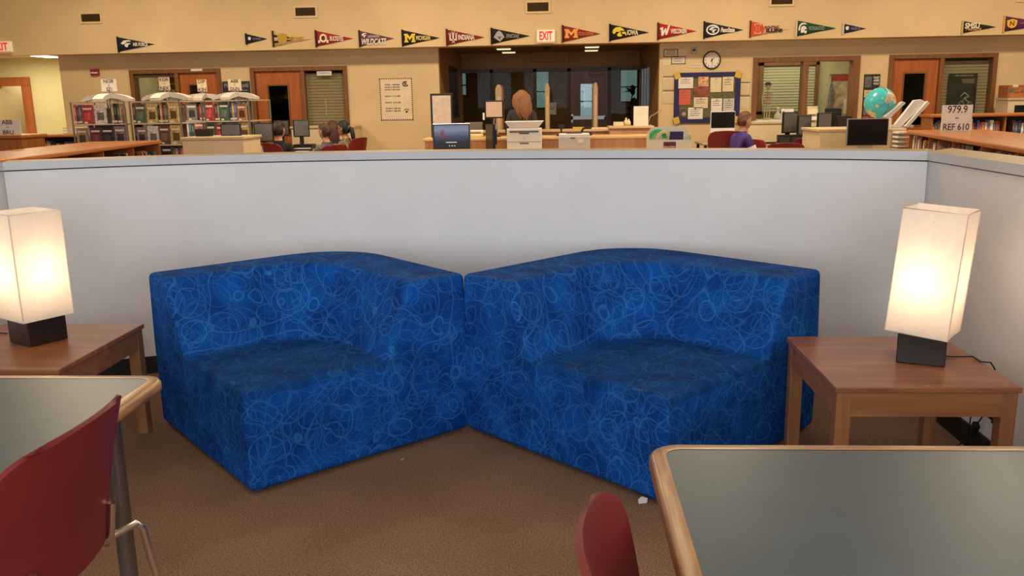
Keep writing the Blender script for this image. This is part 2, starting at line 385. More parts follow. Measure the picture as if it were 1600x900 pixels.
# vestibule beyond the storefront, with daylight windows
YV = 22.0
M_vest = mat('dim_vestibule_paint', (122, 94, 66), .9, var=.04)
holes = [rect(834, 108, 859, 170, YV), rect(903, 122, 933, 186, YV), rect(968, 104, 1010, 160, YV), rect(716, 112, 730, 150, YV)]
mb = MB(); wall_holes(mb, -5.6, 5.2, 0, 2.6, YV, YV + .15, holes)
for x0, x1 in ((-5.6, -5.5), (5.1, 5.2)): mb.box(x0, x1, YR + .12, YV, 0, 2.6)
mb.box(-5.6, RX0 - .12, YR + .1, YR + .2, 0, 2.6); mb.box(RX1 + .12, 5.2, YR + .1, YR + .2, 0, 2.6)
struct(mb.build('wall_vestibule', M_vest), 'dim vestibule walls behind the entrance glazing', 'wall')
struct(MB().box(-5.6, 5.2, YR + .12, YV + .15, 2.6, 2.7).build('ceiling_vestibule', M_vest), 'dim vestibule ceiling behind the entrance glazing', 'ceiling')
area('vestibule_fill_light', (0, 20.2, 2.55), (0, 0, 0), 2.0, .5, 36, (1, .72, .42))  # added warm fill without a fixture, lifts the dark storefront panes
for i, h in enumerate(holes):
    w = bpy.data.objects.new('window_%d' % (7 + i), None); COL.objects.link(w); w.location = (h[0], YV, h[2]); ww, hh = h[1] - h[0], h[3] - h[2]
    struct(w, ('teal daylight window behind the middle storefront pane', 'pale daylight window behind the entrance door glass', 'bright daylight window behind the potted plant', 'slim daylight window behind the storefront pane by the tall framed sign')[i], 'window')
    mb = MB(); mb.box(0, .03, -.03, .1, 0, hh).box(ww - .03, ww, -.03, .1, 0, hh).box(0, ww, -.03, .1, hh - .03, hh).box(0, ww, -.03, .1, 0, .03)
    mb.box(0, ww, .0, .08, hh * .42, hh * .42 + .03)
    if i == 2: mb.box(ww * .66, ww * .66 + .09, -.03, .1, 0, hh).box(ww * .84, ww * .84 + .05, -.03, .1, 0, hh)
    mb.build('frame', M_bronze, w); MB().box(.03, ww - .03, .03, .036, .03, hh - .03).build('pane', M_glass, w)
# left and right outside of the recess cheeks: rooms behind the doors
M_room = mat('back_room_paint', (206, 192, 150), .9, var=.03)
def back_room(nm, x0, x1, y1, paint, label, z1=2.5):
    mb = MB(); mb.box(x0, x1, y1, y1 + .1, 0, z1).box(x0 - .1, x0, YW + .14, y1 + .1, 0, z1).box(x1, x1 + .1, YW + .14, y1 + .1, 0, z1).box(x0 - .1, x1 + .1, YW + .14, y1 + .1, z1, z1 + .1)
    return struct(mb.build(nm, paint), label, 'wall')
back_room('wall_storeroom', D1[0] - .3, D1[1] + .15, 17.2, M_room, 'pale walls of the book room behind the left doorway')
area('storeroom_lamp_light', (D1[0] + .6, 16.0, 2.42), (0, 0, 0), .8, .4, 9, (1, .88, .6))
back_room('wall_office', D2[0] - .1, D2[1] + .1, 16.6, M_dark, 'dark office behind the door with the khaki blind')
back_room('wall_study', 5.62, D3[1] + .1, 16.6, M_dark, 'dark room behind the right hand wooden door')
back_room('wall_workroom', WN[0] - .5, 5.5, 16.5, M_room, 'pale green workroom walls behind the interior window')
area('workroom_lamp_light', ((WN[0] + WN[1]) / 2, 15.7, 2.42), (0, 0, 0), 1.4, .5, 22, (1, .92, .68))

# door sets in the far wall -----------------------------------------------------------
def doorset(nm, X0, X1, label, split, door_right, vis, extra=None):
    """frame + leaf + sidelight; split = x of the mullion, vis = (x0,x1,z0,z1) of the vision pane"""
    d = bpy.data.objects.new(nm, None); COL.objects.link(d); d.location = (X0, YW, 0); struct(d, label, 'door')
    w = X1 - X0; s = split - X0
    f = MB(); f.box(0, .07, -.03, .17, 0, 2.13).box(w - .07, w, -.03, .17, 0, 2.13).box(.07, w - .07, -.03, .17, 2.06, 2.13).box(s - .035, s + .035, -.03, .17, 0, 2.06)
    f.build('frame', M_frame, d, bevel=.006)
    a, b_ = (s + .035, w - .07) if door_right else (.07, s - .035)
    va, vb, vc, vd = vis[0] - X0, vis[1] - X0, vis[2], vis[3]
    mb = MB(); wall_holes(mb, a + .005, b_ - .005, .01, 2.055, .02, .065, [(va, vb, vc, vd)])
    leaf = mb.build('door_leaf', M_door, d)
    MB().box(va - .025, vb + .025, .012, .022, vc - .025, vc).box(va - .025, vb + .025, .012, .022, vd, vd + .025).box(va - .025, va, .012, .022, vc, vd).box(vb, vb + .025, .012, .022, vc, vd).build('glazing_bead', M_frame, leaf)
    MB().box(va, vb, .038, .044, vc, vd).build('pane', M_smoke, leaf)
    hx = (a + .06) if door_right else (b_ - .06)
    MB().tube([(hx, .02, .98), (hx, -.045, .98), (hx + (.1 if door_right else -.1), -.05, .98)], .011, 8).build('handle', M_alu, leaf)
    a2, b2 = (.07, s - .035) if door_right else (s + .035, w - .07)
    return d, (a2, b2)
v1 = rect(297, 133, 312, 168, YW)
d1, sl = doorset('door_1', D1[0], D1[1], 'orange wooden door with open bookroom view beside it', X14(278, 140), True, (v1[0], v1[1], 1.2, v1[3]))
MB().box(sl[0], sl[1], .03, .09, 0, .12).build('bottom_rail', M_frame, d1); MB().box(sl[0], sl[1], .05, .056, .12, 2.06).build('pane', M_glass, d1)
MB().box(sl[0], sl[1], .02, .1, 2.0, 2.06).build('blind_headrail', mat('dark_headrail', (86, 62, 40), .6), d1)
q = rect(299, 106, 317, 109, YW); MB().box(q[0] - D1[0], q[1] - D1[0], -.036, -.03, 2.09, 2.125).build('door_plate', M_paper, d1)
v2 = rect(421, 134, 451, 202, YW)
d2, sl = doorset('door_2', D2[0], D2[1], 'orange wooden door beside a tall khaki blind', X14(474, 140), False, (v2[0], v2[1], 1.0, v2[3]))
MB().box(sl[0], sl[1], .0, .1, .0, 1.12).build('bottom_panel', M_frame, d2)
MB().box(sl[0], sl[1], .03, .036, 1.12, 2.06).build('pane', M_glass, d2)
q = rect(495, 111, 518, 118, YW)
sg = MB(); sg.box(q[0] - D2[0], q[1] - D2[0], -.002, .004, q[2], q[3]); text(sg, 'CONFERENCE', q[0] - D2[0] + .02, q[1] - D2[0] - .02, q[2] + .025, q[3] - .02, -.004, 1); sg.build('sign', [M_paper, M_greyink], d2)
def blind(parent, a, b_, z0, z1, y, m, pitch=.05):
    k = int((z1 - z0) / pitch)
    mb = MB()
    for i in range(k): mb.add([(a, y, z0 + i * pitch), (b_, y, z0 + i * pitch), (b_, y + .012, z0 + (i + .97) * pitch), (a, y + .012, z0 + (i + .97) * pitch)], [(0, 1, 2, 3)])
    o = mb.build('blind_slats', m, parent, fix=False); o['kind'] = 'stuff'
blind(d2, sl[0], sl[1], 1.12, 2.05, .08, M_blind)
q = at_y(507, 160, YW); MB().tube([(q.x - D2[0], .07, 1.6), (q.x - D2[0] + .01, .07, 1.45), (q.x - D2[0], .07, 1.3)], .006, 6).build('blind_cord', M_paper, d2)
v3 = rect(1411, 115, 1443, 196, YW)
d3, sl = doorset('door_3', D3[0], D3[1], 'orange wooden door beside the glass with a dark poster', X14(1468, 140), False, (v3[0], v3[1], 1.0, v3[3]))
MB().box(sl[0], sl[1], .0, .1, .0, 1.02).build('bottom_panel', M_frame, d3); MB().box(sl[0], sl[1], .03, .036, 1.02, 2.06).build('pane', M_glass, d3)
blind(d3, sl[0], sl[1], 1.02, 2.05, .12, M_blind)
# interior window
wn = bpy.data.objects.new('window_11', None); COL.objects.link(wn); wn.location = (WN[0], YW, 0); struct(wn, 'wide wood framed interior window into the workroom', 'window')
w = WN[1] - WN[0]; s = X14(1257, 140) - WN[0]
MB().box(0, .08, -.03, .17, 1.06, 2.13).box(w - .12, w, -.03, .17, 1.06, 2.13).box(.08, w - .12, -.03, .17, 2.05, 2.13).box(s - .045, s + .045, -.03, .17, 1.06, 2.05).box(.08, w - .12, -.03, .17, 1.06, 1.12).build('frame', M_frame, wn, bevel=.006)
MB().box(.08, s - .045, .06, .066, 1.12, 2.05).build('pane', M_glass, wn); MB().box(s + .045, w - .12, .06, .066, 1.12, 2.05).build('pane', M_glass, wn)
# window with pale blinds on the far side of the workroom
bw = rect(1181, 95, 1279, 178, 16.4)
wb = bpy.data.objects.new('window_12', None); COL.objects.link(wb); wb.location = (bw[0], 16.5, 0); struct(wb, 'blind covered window on the far side of the workroom', 'window')
w = bw[1] - bw[0]; s = rect(1189, 95, 1192, 178, 16.4)[0] - bw[0]
MB().box(0, .05, -.1, 0, bw[2], bw[3]).box(w - .06, w, -.1, 0, bw[2], bw[3]).box(0, w, -.1, 0, bw[3] - .08, bw[3]).box(0, w, -.1, 0, bw[2], bw[2] + .05).box(s - .04, s + .04, -.1, 0, bw[2], bw[3]).build('frame', M_frame, wb)
blind(wb, .05, s - .04, bw[2] + .05, bw[3] - .08, -.06, M_blind2); blind(wb, s + .04, w - .06, bw[2] + .05, bw[3] - .08, -.06, M_blind2)
# ------------------------------------------------------------------ the white reading-nook partition
CAPZ, CTH = 1.232, .042
front = [(-2.90, 4.40), (-2.34, 4.65), (-1.70, 4.82), (-.86, 4.88), (.095, 4.755), (.757, 4.62), (1.365, 4.45), (1.755, 4.25)]
def smooth_line(P, k=6):
    out = []
    for i in range(len(P) - 1):
        p0, p1, p2, p3 = P[max(i - 1, 0)], P[i], P[i + 1], P[min(i + 2, len(P) - 1)]
        for j in range(k):
            t = j / k; a = [.5 * (2 * p1[c] + (p2[c] - p0[c]) * t + (2 * p0[c] - 5 * p1[c] + 4 * p2[c] - p3[c]) * t * t + (3 * p1[c] - p0[c] - 3 * p2[c] + p3[c]) * t ** 3) for c in (0, 1)]
            out.append(tuple(a))
    return out + [P[-1]]
FL = smooth_line(front)
def offset(P, d):
    o = []
    for i in range(len(P)):
        a, b_ = P[max(i - 1, 0)], P[min(i + 1, len(P) - 1)]; t = Vector((b_[0] - a[0], b_[1] - a[1])).normalized()
        o.append((P[i][0] - t.y * d, P[i][1] + t.x * d))
    return o
def ribbon(mb, A, B, z0, z1, m=0, mt=None):
    k = len(A); vs = [(x, y, z0) for x, y in A] + [(x, y, z1) for x, y in A] + [(x, y, z0) for x, y in B] + [(x, y, z1) for x, y in B]
    fr_ = [(i, i + 1, k + i + 1, k + i) for i in range(k - 1)]; bk = [(2 * k + i + 1, 2 * k + i, 3 * k + i, 3 * k + i + 1) for i in range(k - 1)]
    tp = [(k + i, k + i + 1, 3 * k + i + 1, 3 * k + i) for i in range(k - 1)]; bt = [(i + 1, i, 2 * k + i, 2 * k + i + 1) for i in range(k - 1)]
    mb.add(vs, fr_ + bk + bt + [(0, k, 3 * k, 2 * k), (k - 1, 3 * k - 1, 4 * k - 1, 2 * k - 1)], m, False); mb.add(vs, tp, m if mt is None else mt)
LX, RXP = -2.90, 1.755
WT = CAPZ - CTH - .007
mb = MB(); ribbon(mb, offset(FL, .016), offset(FL, .13), 0, WT)
mb.box(RXP + .016, RXP + .13, .2, 4.33, 0, WT).box(LX - .13, LX - .016, .2, 4.48, 0, WT)
pw = struct(mb.build('wall_partition', M_part), 'low white partition wall around the reading nook', 'partition')
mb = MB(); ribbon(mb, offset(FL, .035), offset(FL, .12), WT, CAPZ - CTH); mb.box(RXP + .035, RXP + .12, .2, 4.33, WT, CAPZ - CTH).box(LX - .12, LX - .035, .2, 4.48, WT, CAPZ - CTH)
mb.build('cap_shadow_strip', M_dark, pw)  # dark strip put in for the shadow line under the cap
mb = MB(); ribbon(mb, FL, offset(FL, .2), CAPZ - CTH, CAPZ, 0, 1)
mb.build('cap', [M_capw, M_cap], pw)
mb = MB(); mb.add([(RXP, .2, CAPZ - CTH), (RXP + .22, .2, CAPZ - CTH), (RXP + .22, 4.5, CAPZ - CTH), (RXP, 4.25, CAPZ - CTH), (RXP, .2, CAPZ), (RXP + .22, .2, CAPZ), (RXP + .22, 4.5, CAPZ), (RXP, 4.25, CAPZ)],
                  [(0, 3, 2, 1), (0, 1, 5, 4), (1, 2, 6, 5), (2, 3, 7, 6), (3, 0, 4, 7)], 0); mb.add([(RXP, .2, CAPZ), (RXP + .22, .2, CAPZ), (RXP + .22, 4.5, CAPZ), (RXP, 4.25, CAPZ)], [(0, 1, 2, 3)], 1)
mb.build('cap', [M_capw, M_cap], pw)
mb = MB(); mb.add([(LX, .2, CAPZ - CTH), (LX - .2, .2, CAPZ - CTH), (LX - .2, 4.58, CAPZ - CTH), (LX, 4.40, CAPZ - CTH), (LX, .2, CAPZ), (LX - .2, .2, CAPZ), (LX - .2, 4.58, CAPZ), (LX, 4.40, CAPZ)],
                  [(0, 3, 2, 1), (0, 1, 5, 4), (1, 2, 6, 5), (2, 3, 7, 6), (3, 0, 4, 7)], 0); mb.add([(LX, .2, CAPZ), (LX - .2, .2, CAPZ), (LX - .2, 4.58, CAPZ), (LX, 4.40, CAPZ)], [(0, 1, 2, 3)], 1)
mb.build('cap', [M_capw, M_cap], pw)
M_base = mat('black_rubber_base', (30, 27, 25), .6)
mb = MB(); mb.box(RXP + .004, RXP + .016, .2, 4.26, 0, .1).box(LX - .016, LX - .004, .2, 4.4, 0, .1); ribbon(mb, offset(FL, .004), offset(FL, .016), 0, .1)
struct(mb.build('baseboard_partition', M_base), 'black rubber baseboard along the white partition', 'baseboard')
# ------------------------------------------------------------------ blue scribble upholstery
def sofa_fabric():
    m = bpy.data.materials.new('blue_scribble_upholstery'); m.use_nodes = True
    n = m.node_tree.nodes; L = m.node_tree.links; b = n['Principled BSDF']
    b.inputs['Roughness'].default_value = .85; b.inputs['Specular IOR Level'].default_value = .1
    tc = n.new('ShaderNodeTexCoord')
    wn_ = n.new('ShaderNodeTexNoise'); wn_.inputs['Scale'].default_value = 5; wn_.inputs['Detail'].default_value = 1
    L.new(tc.outputs['Object'], wn_.inputs['Vector'])
    sc = n.new('ShaderNodeVectorMath'); sc.operation = 'SCALE'; sc.inputs['Scale'].default_value = .09
    L.new(wn_.outputs['Color'], sc.inputs[0])
    def mth(op, a, b_=None, clamp=False):
        q = n.new('ShaderNodeMath'); q.operation = op; q.use_clamp = clamp
        for i, v in enumerate((a, b_)):
            if v is None: continue
            if isinstance(v, (int, float)): q.inputs[i].default_value = v
            else: L.new(v, q.inputs[i])
        return q.outputs[0]
    def coords(off, rot, warp):
        mp = n.new('ShaderNodeMapping'); mp.inputs['Location'].default_value = off; mp.inputs['Rotation'].default_value = rot
        ad = n.new('ShaderNodeVectorMath'); ad.operation = 'ADD'
        s2 = n.new('ShaderNodeVectorMath'); s2.operation = 'SCALE'; s2.inputs['Scale'].default_value = warp
        L.new(sc.outputs[0], s2.inputs[0]); L.new(tc.outputs['Object'], ad.inputs[0]); L.new(s2.outputs[0], ad.inputs[1]); L.new(ad.outputs[0], mp.inputs[0])
        return mp.outputs[0]
    tot = None
    def line(dist, r, w):
        return mth('SUBTRACT', 1.0, mth('MULTIPLY', mth('ABSOLUTE', mth('SUBTRACT', dist, r)), 1 / w), True)
    for i, (s, r, w, k) in enumerate(((5.6, .42, .014, .75), (6.6, .40, .016, .6), (6.0, .46, .014, .6), (7.6, .38, .018, .45), (5.0, .38, .013, .6), (8.6, .42, .02, .35))):
        v = n.new('ShaderNodeTexVoronoi'); v.feature = 'F1'; v.inputs['Scale'].default_value = s
        L.new(coords((i * 3.1, i * 1.7, i * 2.3), (i * .4, i * .7, i * .2), .7 + .2 * i), v.inputs['Vector'])
        x = mth('MULTIPLY', line(v.outputs['Distance'], r, w), k)
        tot = x if tot is None else mth('MAXIMUM', tot, x)
    for i, (s, w, k) in enumerate(((3.0, .006, .6), (4.2, .007, .45), (6, .009, .35), (9, .012, .25))):
        v = n.new('ShaderNodeTexNoise'); v.inputs['Scale'].default_value = s; v.inputs['Detail'].default_value = 0
        L.new(coords((i * 5.3, 9 + i, 2 * i), (i, .5 * i, 0), .5), v.inputs['Vector'])
        for lv in (.44, .54):
            tot = mth('MAXIMUM', tot, mth('MULTIPLY', line(v.outputs['Fac'], lv, w), k))
    # soft marbled ground
    gn = n.new('ShaderNodeTexNoise'); gn.inputs['Scale'].default_value = 7; gn.inputs['Detail'].default_value = 3
    L.new(tc.outputs['Object'], gn.inputs['Vector'])
    rp = n.new('ShaderNodeValToRGB'); rp.color_ramp.elements[0].position = .35; rp.color_ramp.elements[1].position = .65
    rp.color_ramp.elements[0].color = rgb((12, 56, 128)); rp.color_ramp.elements[1].color = rgb((16, 80, 164))
    L.new(gn.outputs['Fac'], rp.inputs[0])
    mx = n.new('ShaderNodeMix'); mx.data_type = 'RGBA'; L.new(mth('MULTIPLY', tot, .72), mx.inputs[0]); L.new(rp.outputs[0], mx.inputs[6]); mx.inputs[7].default_value = rgb((66, 142, 204))
    # darker, greener patch with an uneven edge in the middle of the seat
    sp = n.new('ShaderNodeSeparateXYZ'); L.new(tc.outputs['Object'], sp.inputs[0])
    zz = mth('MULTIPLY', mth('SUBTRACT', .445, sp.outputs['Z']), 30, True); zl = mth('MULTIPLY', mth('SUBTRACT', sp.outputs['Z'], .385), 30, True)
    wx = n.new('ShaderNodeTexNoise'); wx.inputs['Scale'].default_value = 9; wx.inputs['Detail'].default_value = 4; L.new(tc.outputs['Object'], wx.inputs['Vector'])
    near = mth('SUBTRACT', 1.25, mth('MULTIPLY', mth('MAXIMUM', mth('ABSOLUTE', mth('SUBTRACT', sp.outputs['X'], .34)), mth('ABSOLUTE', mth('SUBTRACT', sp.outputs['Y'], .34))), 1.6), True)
    seat_tone = mth('MULTIPLY', mth('MULTIPLY', zz, zl), mth('MULTIPLY', mth('MULTIPLY', near, .75), mth('ADD', .55, mth('MULTIPLY', wx.outputs['Fac'], .7))), True)
    m2 = n.new('ShaderNodeMix'); m2.data_type = 'RGBA'; L.new(seat_tone, m2.inputs[0]); L.new(mx.outputs[2], m2.inputs[6]); m2.inputs[7].default_value = rgb((16, 54, 78))
    L.new(m2.outputs[2], b.inputs['Base Color'])
    fb = n.new('ShaderNodeTexNoise'); fb.inputs['Scale'].default_value = 420; L.new(tc.outputs['Object'], fb.inputs['Vector'])
    bp = n.new('ShaderNodeBump'); bp.inputs['Strength'].default_value = .25; bp.inputs['Distance'].default_value = .004; L.new(fb.outputs['Fac'], bp.inputs['Height']); L.new(bp.outputs[0], b.inputs['Normal'])
    return m
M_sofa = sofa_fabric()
def corner_sofa(label, C, ang, Lx, Ly, H=.748, hs=.43, tb=.655, tt=.775, tty=.775, r=.34, ro=.36):
    """corner seat: x along one open side, y along the other, seat corner at the origin; the back wraps the far corner"""
    t = thing('corner_sofa', label, 'sofa', (C.x, C.y, 0), ang, 'blue corner sofas')
    kx, ky = Lx / 1.07, Ly / 1.07
    def arc(a, rad, N=10, b_=None):
        ax, ay = a * kx, (a if b_ is None else b_) * ky
        return [(ax, 0)] + [(ax - rad + rad * math.cos(q), ay - rad + rad * math.sin(q)) for q in [math.pi / 2 * i / N for i in range(N + 1)]] + [(0, ay)]
    z0 = .014
    outer = [(Lx, 0)] + [(Lx - ro + ro * math.cos(q), Ly - ro + ro * math.sin(q)) for q in [math.pi / 2 * i / 12 for i in range(13)]] + [(0, Ly)]
    ib, it = arc(tb, r), arc(tt, r, 10, tty)
    ins = .006                                    # the block narrows a touch towards its base
    bm = bmesh.new()
    V = lambda p, z: bm.verts.new((p[0], p[1], z))
    ob = [V(p, z0) for p in outer]; om = [V((p[0] + (.012 if p[0] > Lx - .01 else 0), p[1] + (.012 if p[1] > Ly - .01 else 0)), H * .55) for p in outer]
    ot = [V((p[0] - ins if p[0] > .05 else p[0], p[1] - ins if p[1] > .05 else p[1]), H) for p in outer]
    vb = [V(p, hs) for p in ib]; vt = [V(p, H) for p in it]
    c0, c1 = V((0, 0), z0), V((0, 0), hs)
    k = len(outer); kk = len(ib)
    for A, B in ((ob, om), (om, ot)):
        for i in range(k - 1): bm.faces.new((A[i], A[i + 1], B[i + 1], B[i]))
    for i in range(kk - 1):
        bm.faces.new((vb[i + 1], vb[i], vt[i], vt[i + 1]))
    # top ring as quads between the inner and outer curves
    idx = [min(k - 1, round(i * (k - 1) / (kk - 1))) for i in range(kk)]
    for i in range(kk - 1):
        a, b_ = idx[i], idx[i + 1]
        bm.faces.new([vt[i]] + [ot[j] for j in range(a, b_ + 1)] + [vt[i + 1]])
    bm.faces.new([c1] + vb)
    bm.faces.new((c0, ob[0], om[0], ot[0], vt[0], vb[0], c1)); bm.faces.new((c0, c1, vb[-1], vt[-1], ot[-1], om[-1], ob[-1]))
    bm.faces.new([c0] + ob[::-1])
    bmesh.ops.recalc_face_normals(bm, faces=bm.faces)
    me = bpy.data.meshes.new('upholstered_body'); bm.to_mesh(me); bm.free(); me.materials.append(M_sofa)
    o = bpy.data.objects.new('upholstered_body', me); COL.objects.link(o); o.parent = t
    for p in me.polygons: p.use_smooth = True
    md = o.modifiers.new('rounded_edges', 'BEVEL'); md.width = .026; md.segments = 4; md.limit_method = 'ANGLE'; md.angle_limit = math.radians(32); md.harden_normals = True
    for p in ((.05, .05), (Lx - .06, .05), (.05, Ly - .06), (Lx - .16, Ly - .16)):
        MB().lathe([(.02, 0), (.024, .006), (.024, .02), (.018, .03)], (p[0], p[1], 0), 12).build('glide_foot', mat('blue_grey_glide', (70, 84, 110), .4), t)
    return t
C1, Mid = at_z(390, 778, 0), at_z(735, 672, 0)
C1.x += .008; C1.y += .004
a1 = math.atan2(Mid.y - C1.y, Mid.x - C1.x)
corner_sofa('blue scribble-pattern corner sofa beside the end table with the straight lampshade', C1, a1, 1.066, 1.07, tb=.635, tty=.83)
u = at_z(1010, 780, 0) - Mid; ang = math.atan2(u.y, u.x); LR = 1.14
C2 = Vector((Mid.x - .022 + math.cos(ang) * LR, Mid.y - .004 + math.sin(ang) * LR, 0))
# for the right one the two open sides run from its seat corner to the middle and to the right
corner_sofa('blue scribble-pattern corner sofa touching the end table with the crooked lampshade', C2, ang + math.pi / 2, LR, LR)

# ------------------------------------------------------------------ end tables
M_et = wood('walnut_end_table_top', (140, 84, 50), (172, 110, 68), .9, 'X', .32, .35)
M_etl = wood('oak_brown_leg', (140, 90, 54), (166, 112, 70), 1, 'Z', .4, .2)
M_eta = wood('oak_brown_apron', (140, 88, 52), (168, 112, 70), 1, 'X', .4, .2)
def end_table(label, x0, x1, y0, y1, h=.52):
    cx, cy = (x0 + x1) / 2, (y0 + y1) / 2; w, d = (x1 - x0) / 2, (y1 - y0) / 2
    t = thing('end_table', label, 'end table', (cx, cy, 0))
    MB().box(-w, w, -d, d, h - .022, h).build('tabletop', M_et, t, bevel=.004)
    lg = .052
    for sx in (-1, 1):
        for sy in (-1, 1):
            xx, yy = sx * (w - .008 - lg / 2), sy * (d - .008 - lg / 2)
            MB().box(xx - lg / 2, xx + lg / 2, yy - lg / 2, yy + lg / 2, 0, h - .022).build('leg', M_etl, t, bevel=.004)
    for sy in (-1, 1): MB().box(-w + lg, w - lg, sy * (d - .02) - .01, sy * (d - .02) + .01, h - .11, h - .022).build('apron', M_eta, t)
    for sx in (-1, 1): MB().box(sx * (w - .02) - .01, sx * (w - .02) + .01, -d + lg, d - lg, h - .11, h - .022).build('apron', M_eta, t)
    return t
end_table('brown wooden end table under the straight lamp, by the wall', -2.60, -1.925, 3.085, 3.79)
end_table('brown wooden end table holding the lamp with the crooked shade', .947, 1.572, 2.882, 3.54)

# ------------------------------------------------------------------ table lamps
def shade_material():
    m = bpy.data.materials.new('linen_lampshade'); m.use_nodes = True; n = m.node_tree.nodes; L = m.node_tree.links
    for x in list(n):
        if x.type != 'OUTPUT_MATERIAL': n.remove(x)
    out = [x for x in n if x.type == 'OUTPUT_MATERIAL'][0]
    tc = n.new('ShaderNodeTexCoord'); nz = n.new('ShaderNodeTexNoise'); nz.inputs['Scale'].default_value = 60; nz.inputs['Detail'].default_value = 6
    mp = n.new('ShaderNodeMapping'); mp.inputs['Scale'].default_value = (1, 1, .35); L.new(tc.outputs['Object'], mp.inputs[0]); L.new(mp.outputs[0], nz.inputs['Vector'])
    rp = n.new('ShaderNodeValToRGB'); rp.color_ramp.elements[0].position = .3; rp.color_ramp.elements[1].position = .7
    rp.color_ramp.elements[0].color = rgb((243, 230, 218)); rp.color_ramp.elements[1].color = rgb((247, 236, 226)); L.new(nz.outputs['Fac'], rp.inputs[0])
    d = n.new('ShaderNodeBsdfDiffuse'); t = n.new('ShaderNodeBsdfTranslucent'); mx = n.new('ShaderNodeMixShader'); mx.inputs[0].default_value = .42
    L.new(rp.outputs[0], d.inputs[0]); L.new(rp.outputs[0], t.inputs[0]); L.new(d.outputs[0], mx.inputs[1]); L.new(t.outputs[0], mx.inputs[2]); L.new(mx.outputs[0], out.inputs[0])
    return m
M_shade = shade_material()
M_lbase = wood('espresso_lamp_base', (30, 20, 17), (44, 28, 24), 1, 'Z', .35, .3)
def table_lamp(label, c, rz, z, tilt, hs=.45, ws=.107, watts=2.1, drop=.112):
    t = thing('table_lamp', label, 'lamp', (c.x, c.y, z), rz)
    MB().box(-.083, .083, -.083, .083, 0, .135).build('base', M_lbase, t, bevel=.003)
    sh = bpy.data.objects.new('lamp_shade', None)
    mb = MB()
    for sx, sy in ((1, 0), (-1, 0), (0, 1), (0, -1)):
        e = .0015
        if sx: x0, x1, y0, y1 = sx * ws - e, sx * ws + e, -ws, ws
        else: x0, x1, y0, y1 = -ws, ws, sy * ws - e, sy * ws + e
        if sx: vs = [(sx * ws, -ws, 0), (sx * ws, ws, 0), (sx * ws, ws, hs), (sx * ws, -ws, hs)]
        else: vs = [(-ws, sy * ws, 0), (ws, sy * ws, 0), (ws, sy * ws, hs), (-ws, sy * ws, hs)]
        mb.add(vs, [(0, 1, 2, 3)])
    bpy.data.objects.remove(sh)
    o = mb.build('lamp_shade', M_shade, t); o.location = (0, 0, drop); o.rotation_euler = tilt
    q = MB(); w = ws + .001
    for zz in (0, hs):
        q.tube([(-w, -w, zz), (w, -w, zz), (w, w, zz), (-w, w, zz)], .0028, 6, closed=True)
    for sx in (-1, 1):
        for sy in (-1, 1): q.cyl((sx * w, sy * w, 0), (sx * w, sy * w, hs), .002, seg=6)
    q.build('trim_edge', M_shade, o)
    q = MB(); q.tube([(-ws, 0, hs - .04), (ws, 0, hs - .04)], .002, 6).tube([(0, -ws, hs - .04), (0, ws, hs - .04)], .002, 6).cyl((0, 0, .04), (0, 0, hs - .04), .003, seg=6)
    q.build('wire_spider', M_alu, o)
    MB().cyl((0, 0, .135), (0, 0, .19), .018).build('socket', M_black, t)
    MB().lathe([(.012, 0), (.016, .02), (.028, .05), (.03, .07), (.022, .09), (.006, .1)], (0, 0, .19), 16).build('bulb', mat('lit_bulb', (255, 226, 150), emit=6, ecol=(255, 224, 160)), t)
    l = bpy.data.lights.new('bulb_light', 'POINT'); l.energy = watts; l.color = (1, .77, .52); l.shadow_soft_size = .04
    lo = bpy.data.objects.new('bulb_light', l); COL.objects.link(lo); lo.parent = t; lo.location = (0, 0, .31)
    return t
TZ = .521
P1, P2, P0 = at_z(107, 528, TZ), at_z(15, 535, TZ), at_z(48, 542, TZ)
rzL = math.atan2(P1.y - P0.y, P1.x - P0.x)
lampL = table_lamp('table lamp with a straight square linen shade on a dark block base', (P1 + P2) / 2, rzL, TZ, (0, 0, 0))
Q0, Q1 = at_z(1399, 567, TZ), at_z(1477, 573, TZ); rzR = math.radians(-22)
lampR = table_lamp('table lamp with a tilted square linen shade on a dark block base', (Q0 + Q1) / 2 + Vector((-math.sin(rzR), math.cos(rzR), 0)) * .083, rzR, TZ, (math.radians(-1.0), math.radians(3.6), math.radians(-13)), .46)
# cords, switch and outlet
cz = TZ + .004
mbw = lambda pts, r=.0028: MB().tube(pts, r, 6)
cR = (Q0 + Q1) / 2 + Vector((-math.sin(rzR), math.cos(rzR), 0)) * .083
e1 = at_z(1484, 557, cz); e2 = at_z(1520, 557, cz); e3 = at_z(1547, 569, cz)
t = thing('lamp_cord', 'black lamp cord with inline switch hanging below the table of the tilted lamp', 'cord', (e1.x, e1.y, cz))
def rel(p): return (p[0] - e1.x, p[1] - e1.y, p[2] - cz)
mbw([rel(p) for p in ((e1.x - .03, e1.y + .02, cz), e1, e2, (e3.x - .02, e3.y + .03, cz), (1.592, e3.y + .02, cz), (1.615, e3.y + .03, cz - .03), (1.63, 3.32, .42), (1.66, 3.36, .3), (1.65, 3.38, .22), (1.67, 3.42, .12), (1.665, 3.45, .02), (1.67, 3.52, .006), (1.68, 3.58, .006), (1.7, 3.56, .03), (1.712, 3.5, .10))]).build('cable', M_black, t)
sw_ = MB().obox(rel((1.716, 3.475, .135)), .012, .016, .036, Euler((.5, 0, .0)).to_matrix()); sw_.build('inline_switch', M_black, t, bevel=.005)
mbw([rel(p) for p in ((1.718, 3.46, .165), (1.724, 3.44, .2), (1.73, 3.42, .232))]).build('cable', M_black, t)
t = thing('power_adapter', 'black plug in the outlet on the partition beneath the end table', 'plug', (1.767, 3.4, .2))
MB().box(-.035, 0, -.025, .025, .01, .07).build('plug_body', M_black, t, bevel=.006)
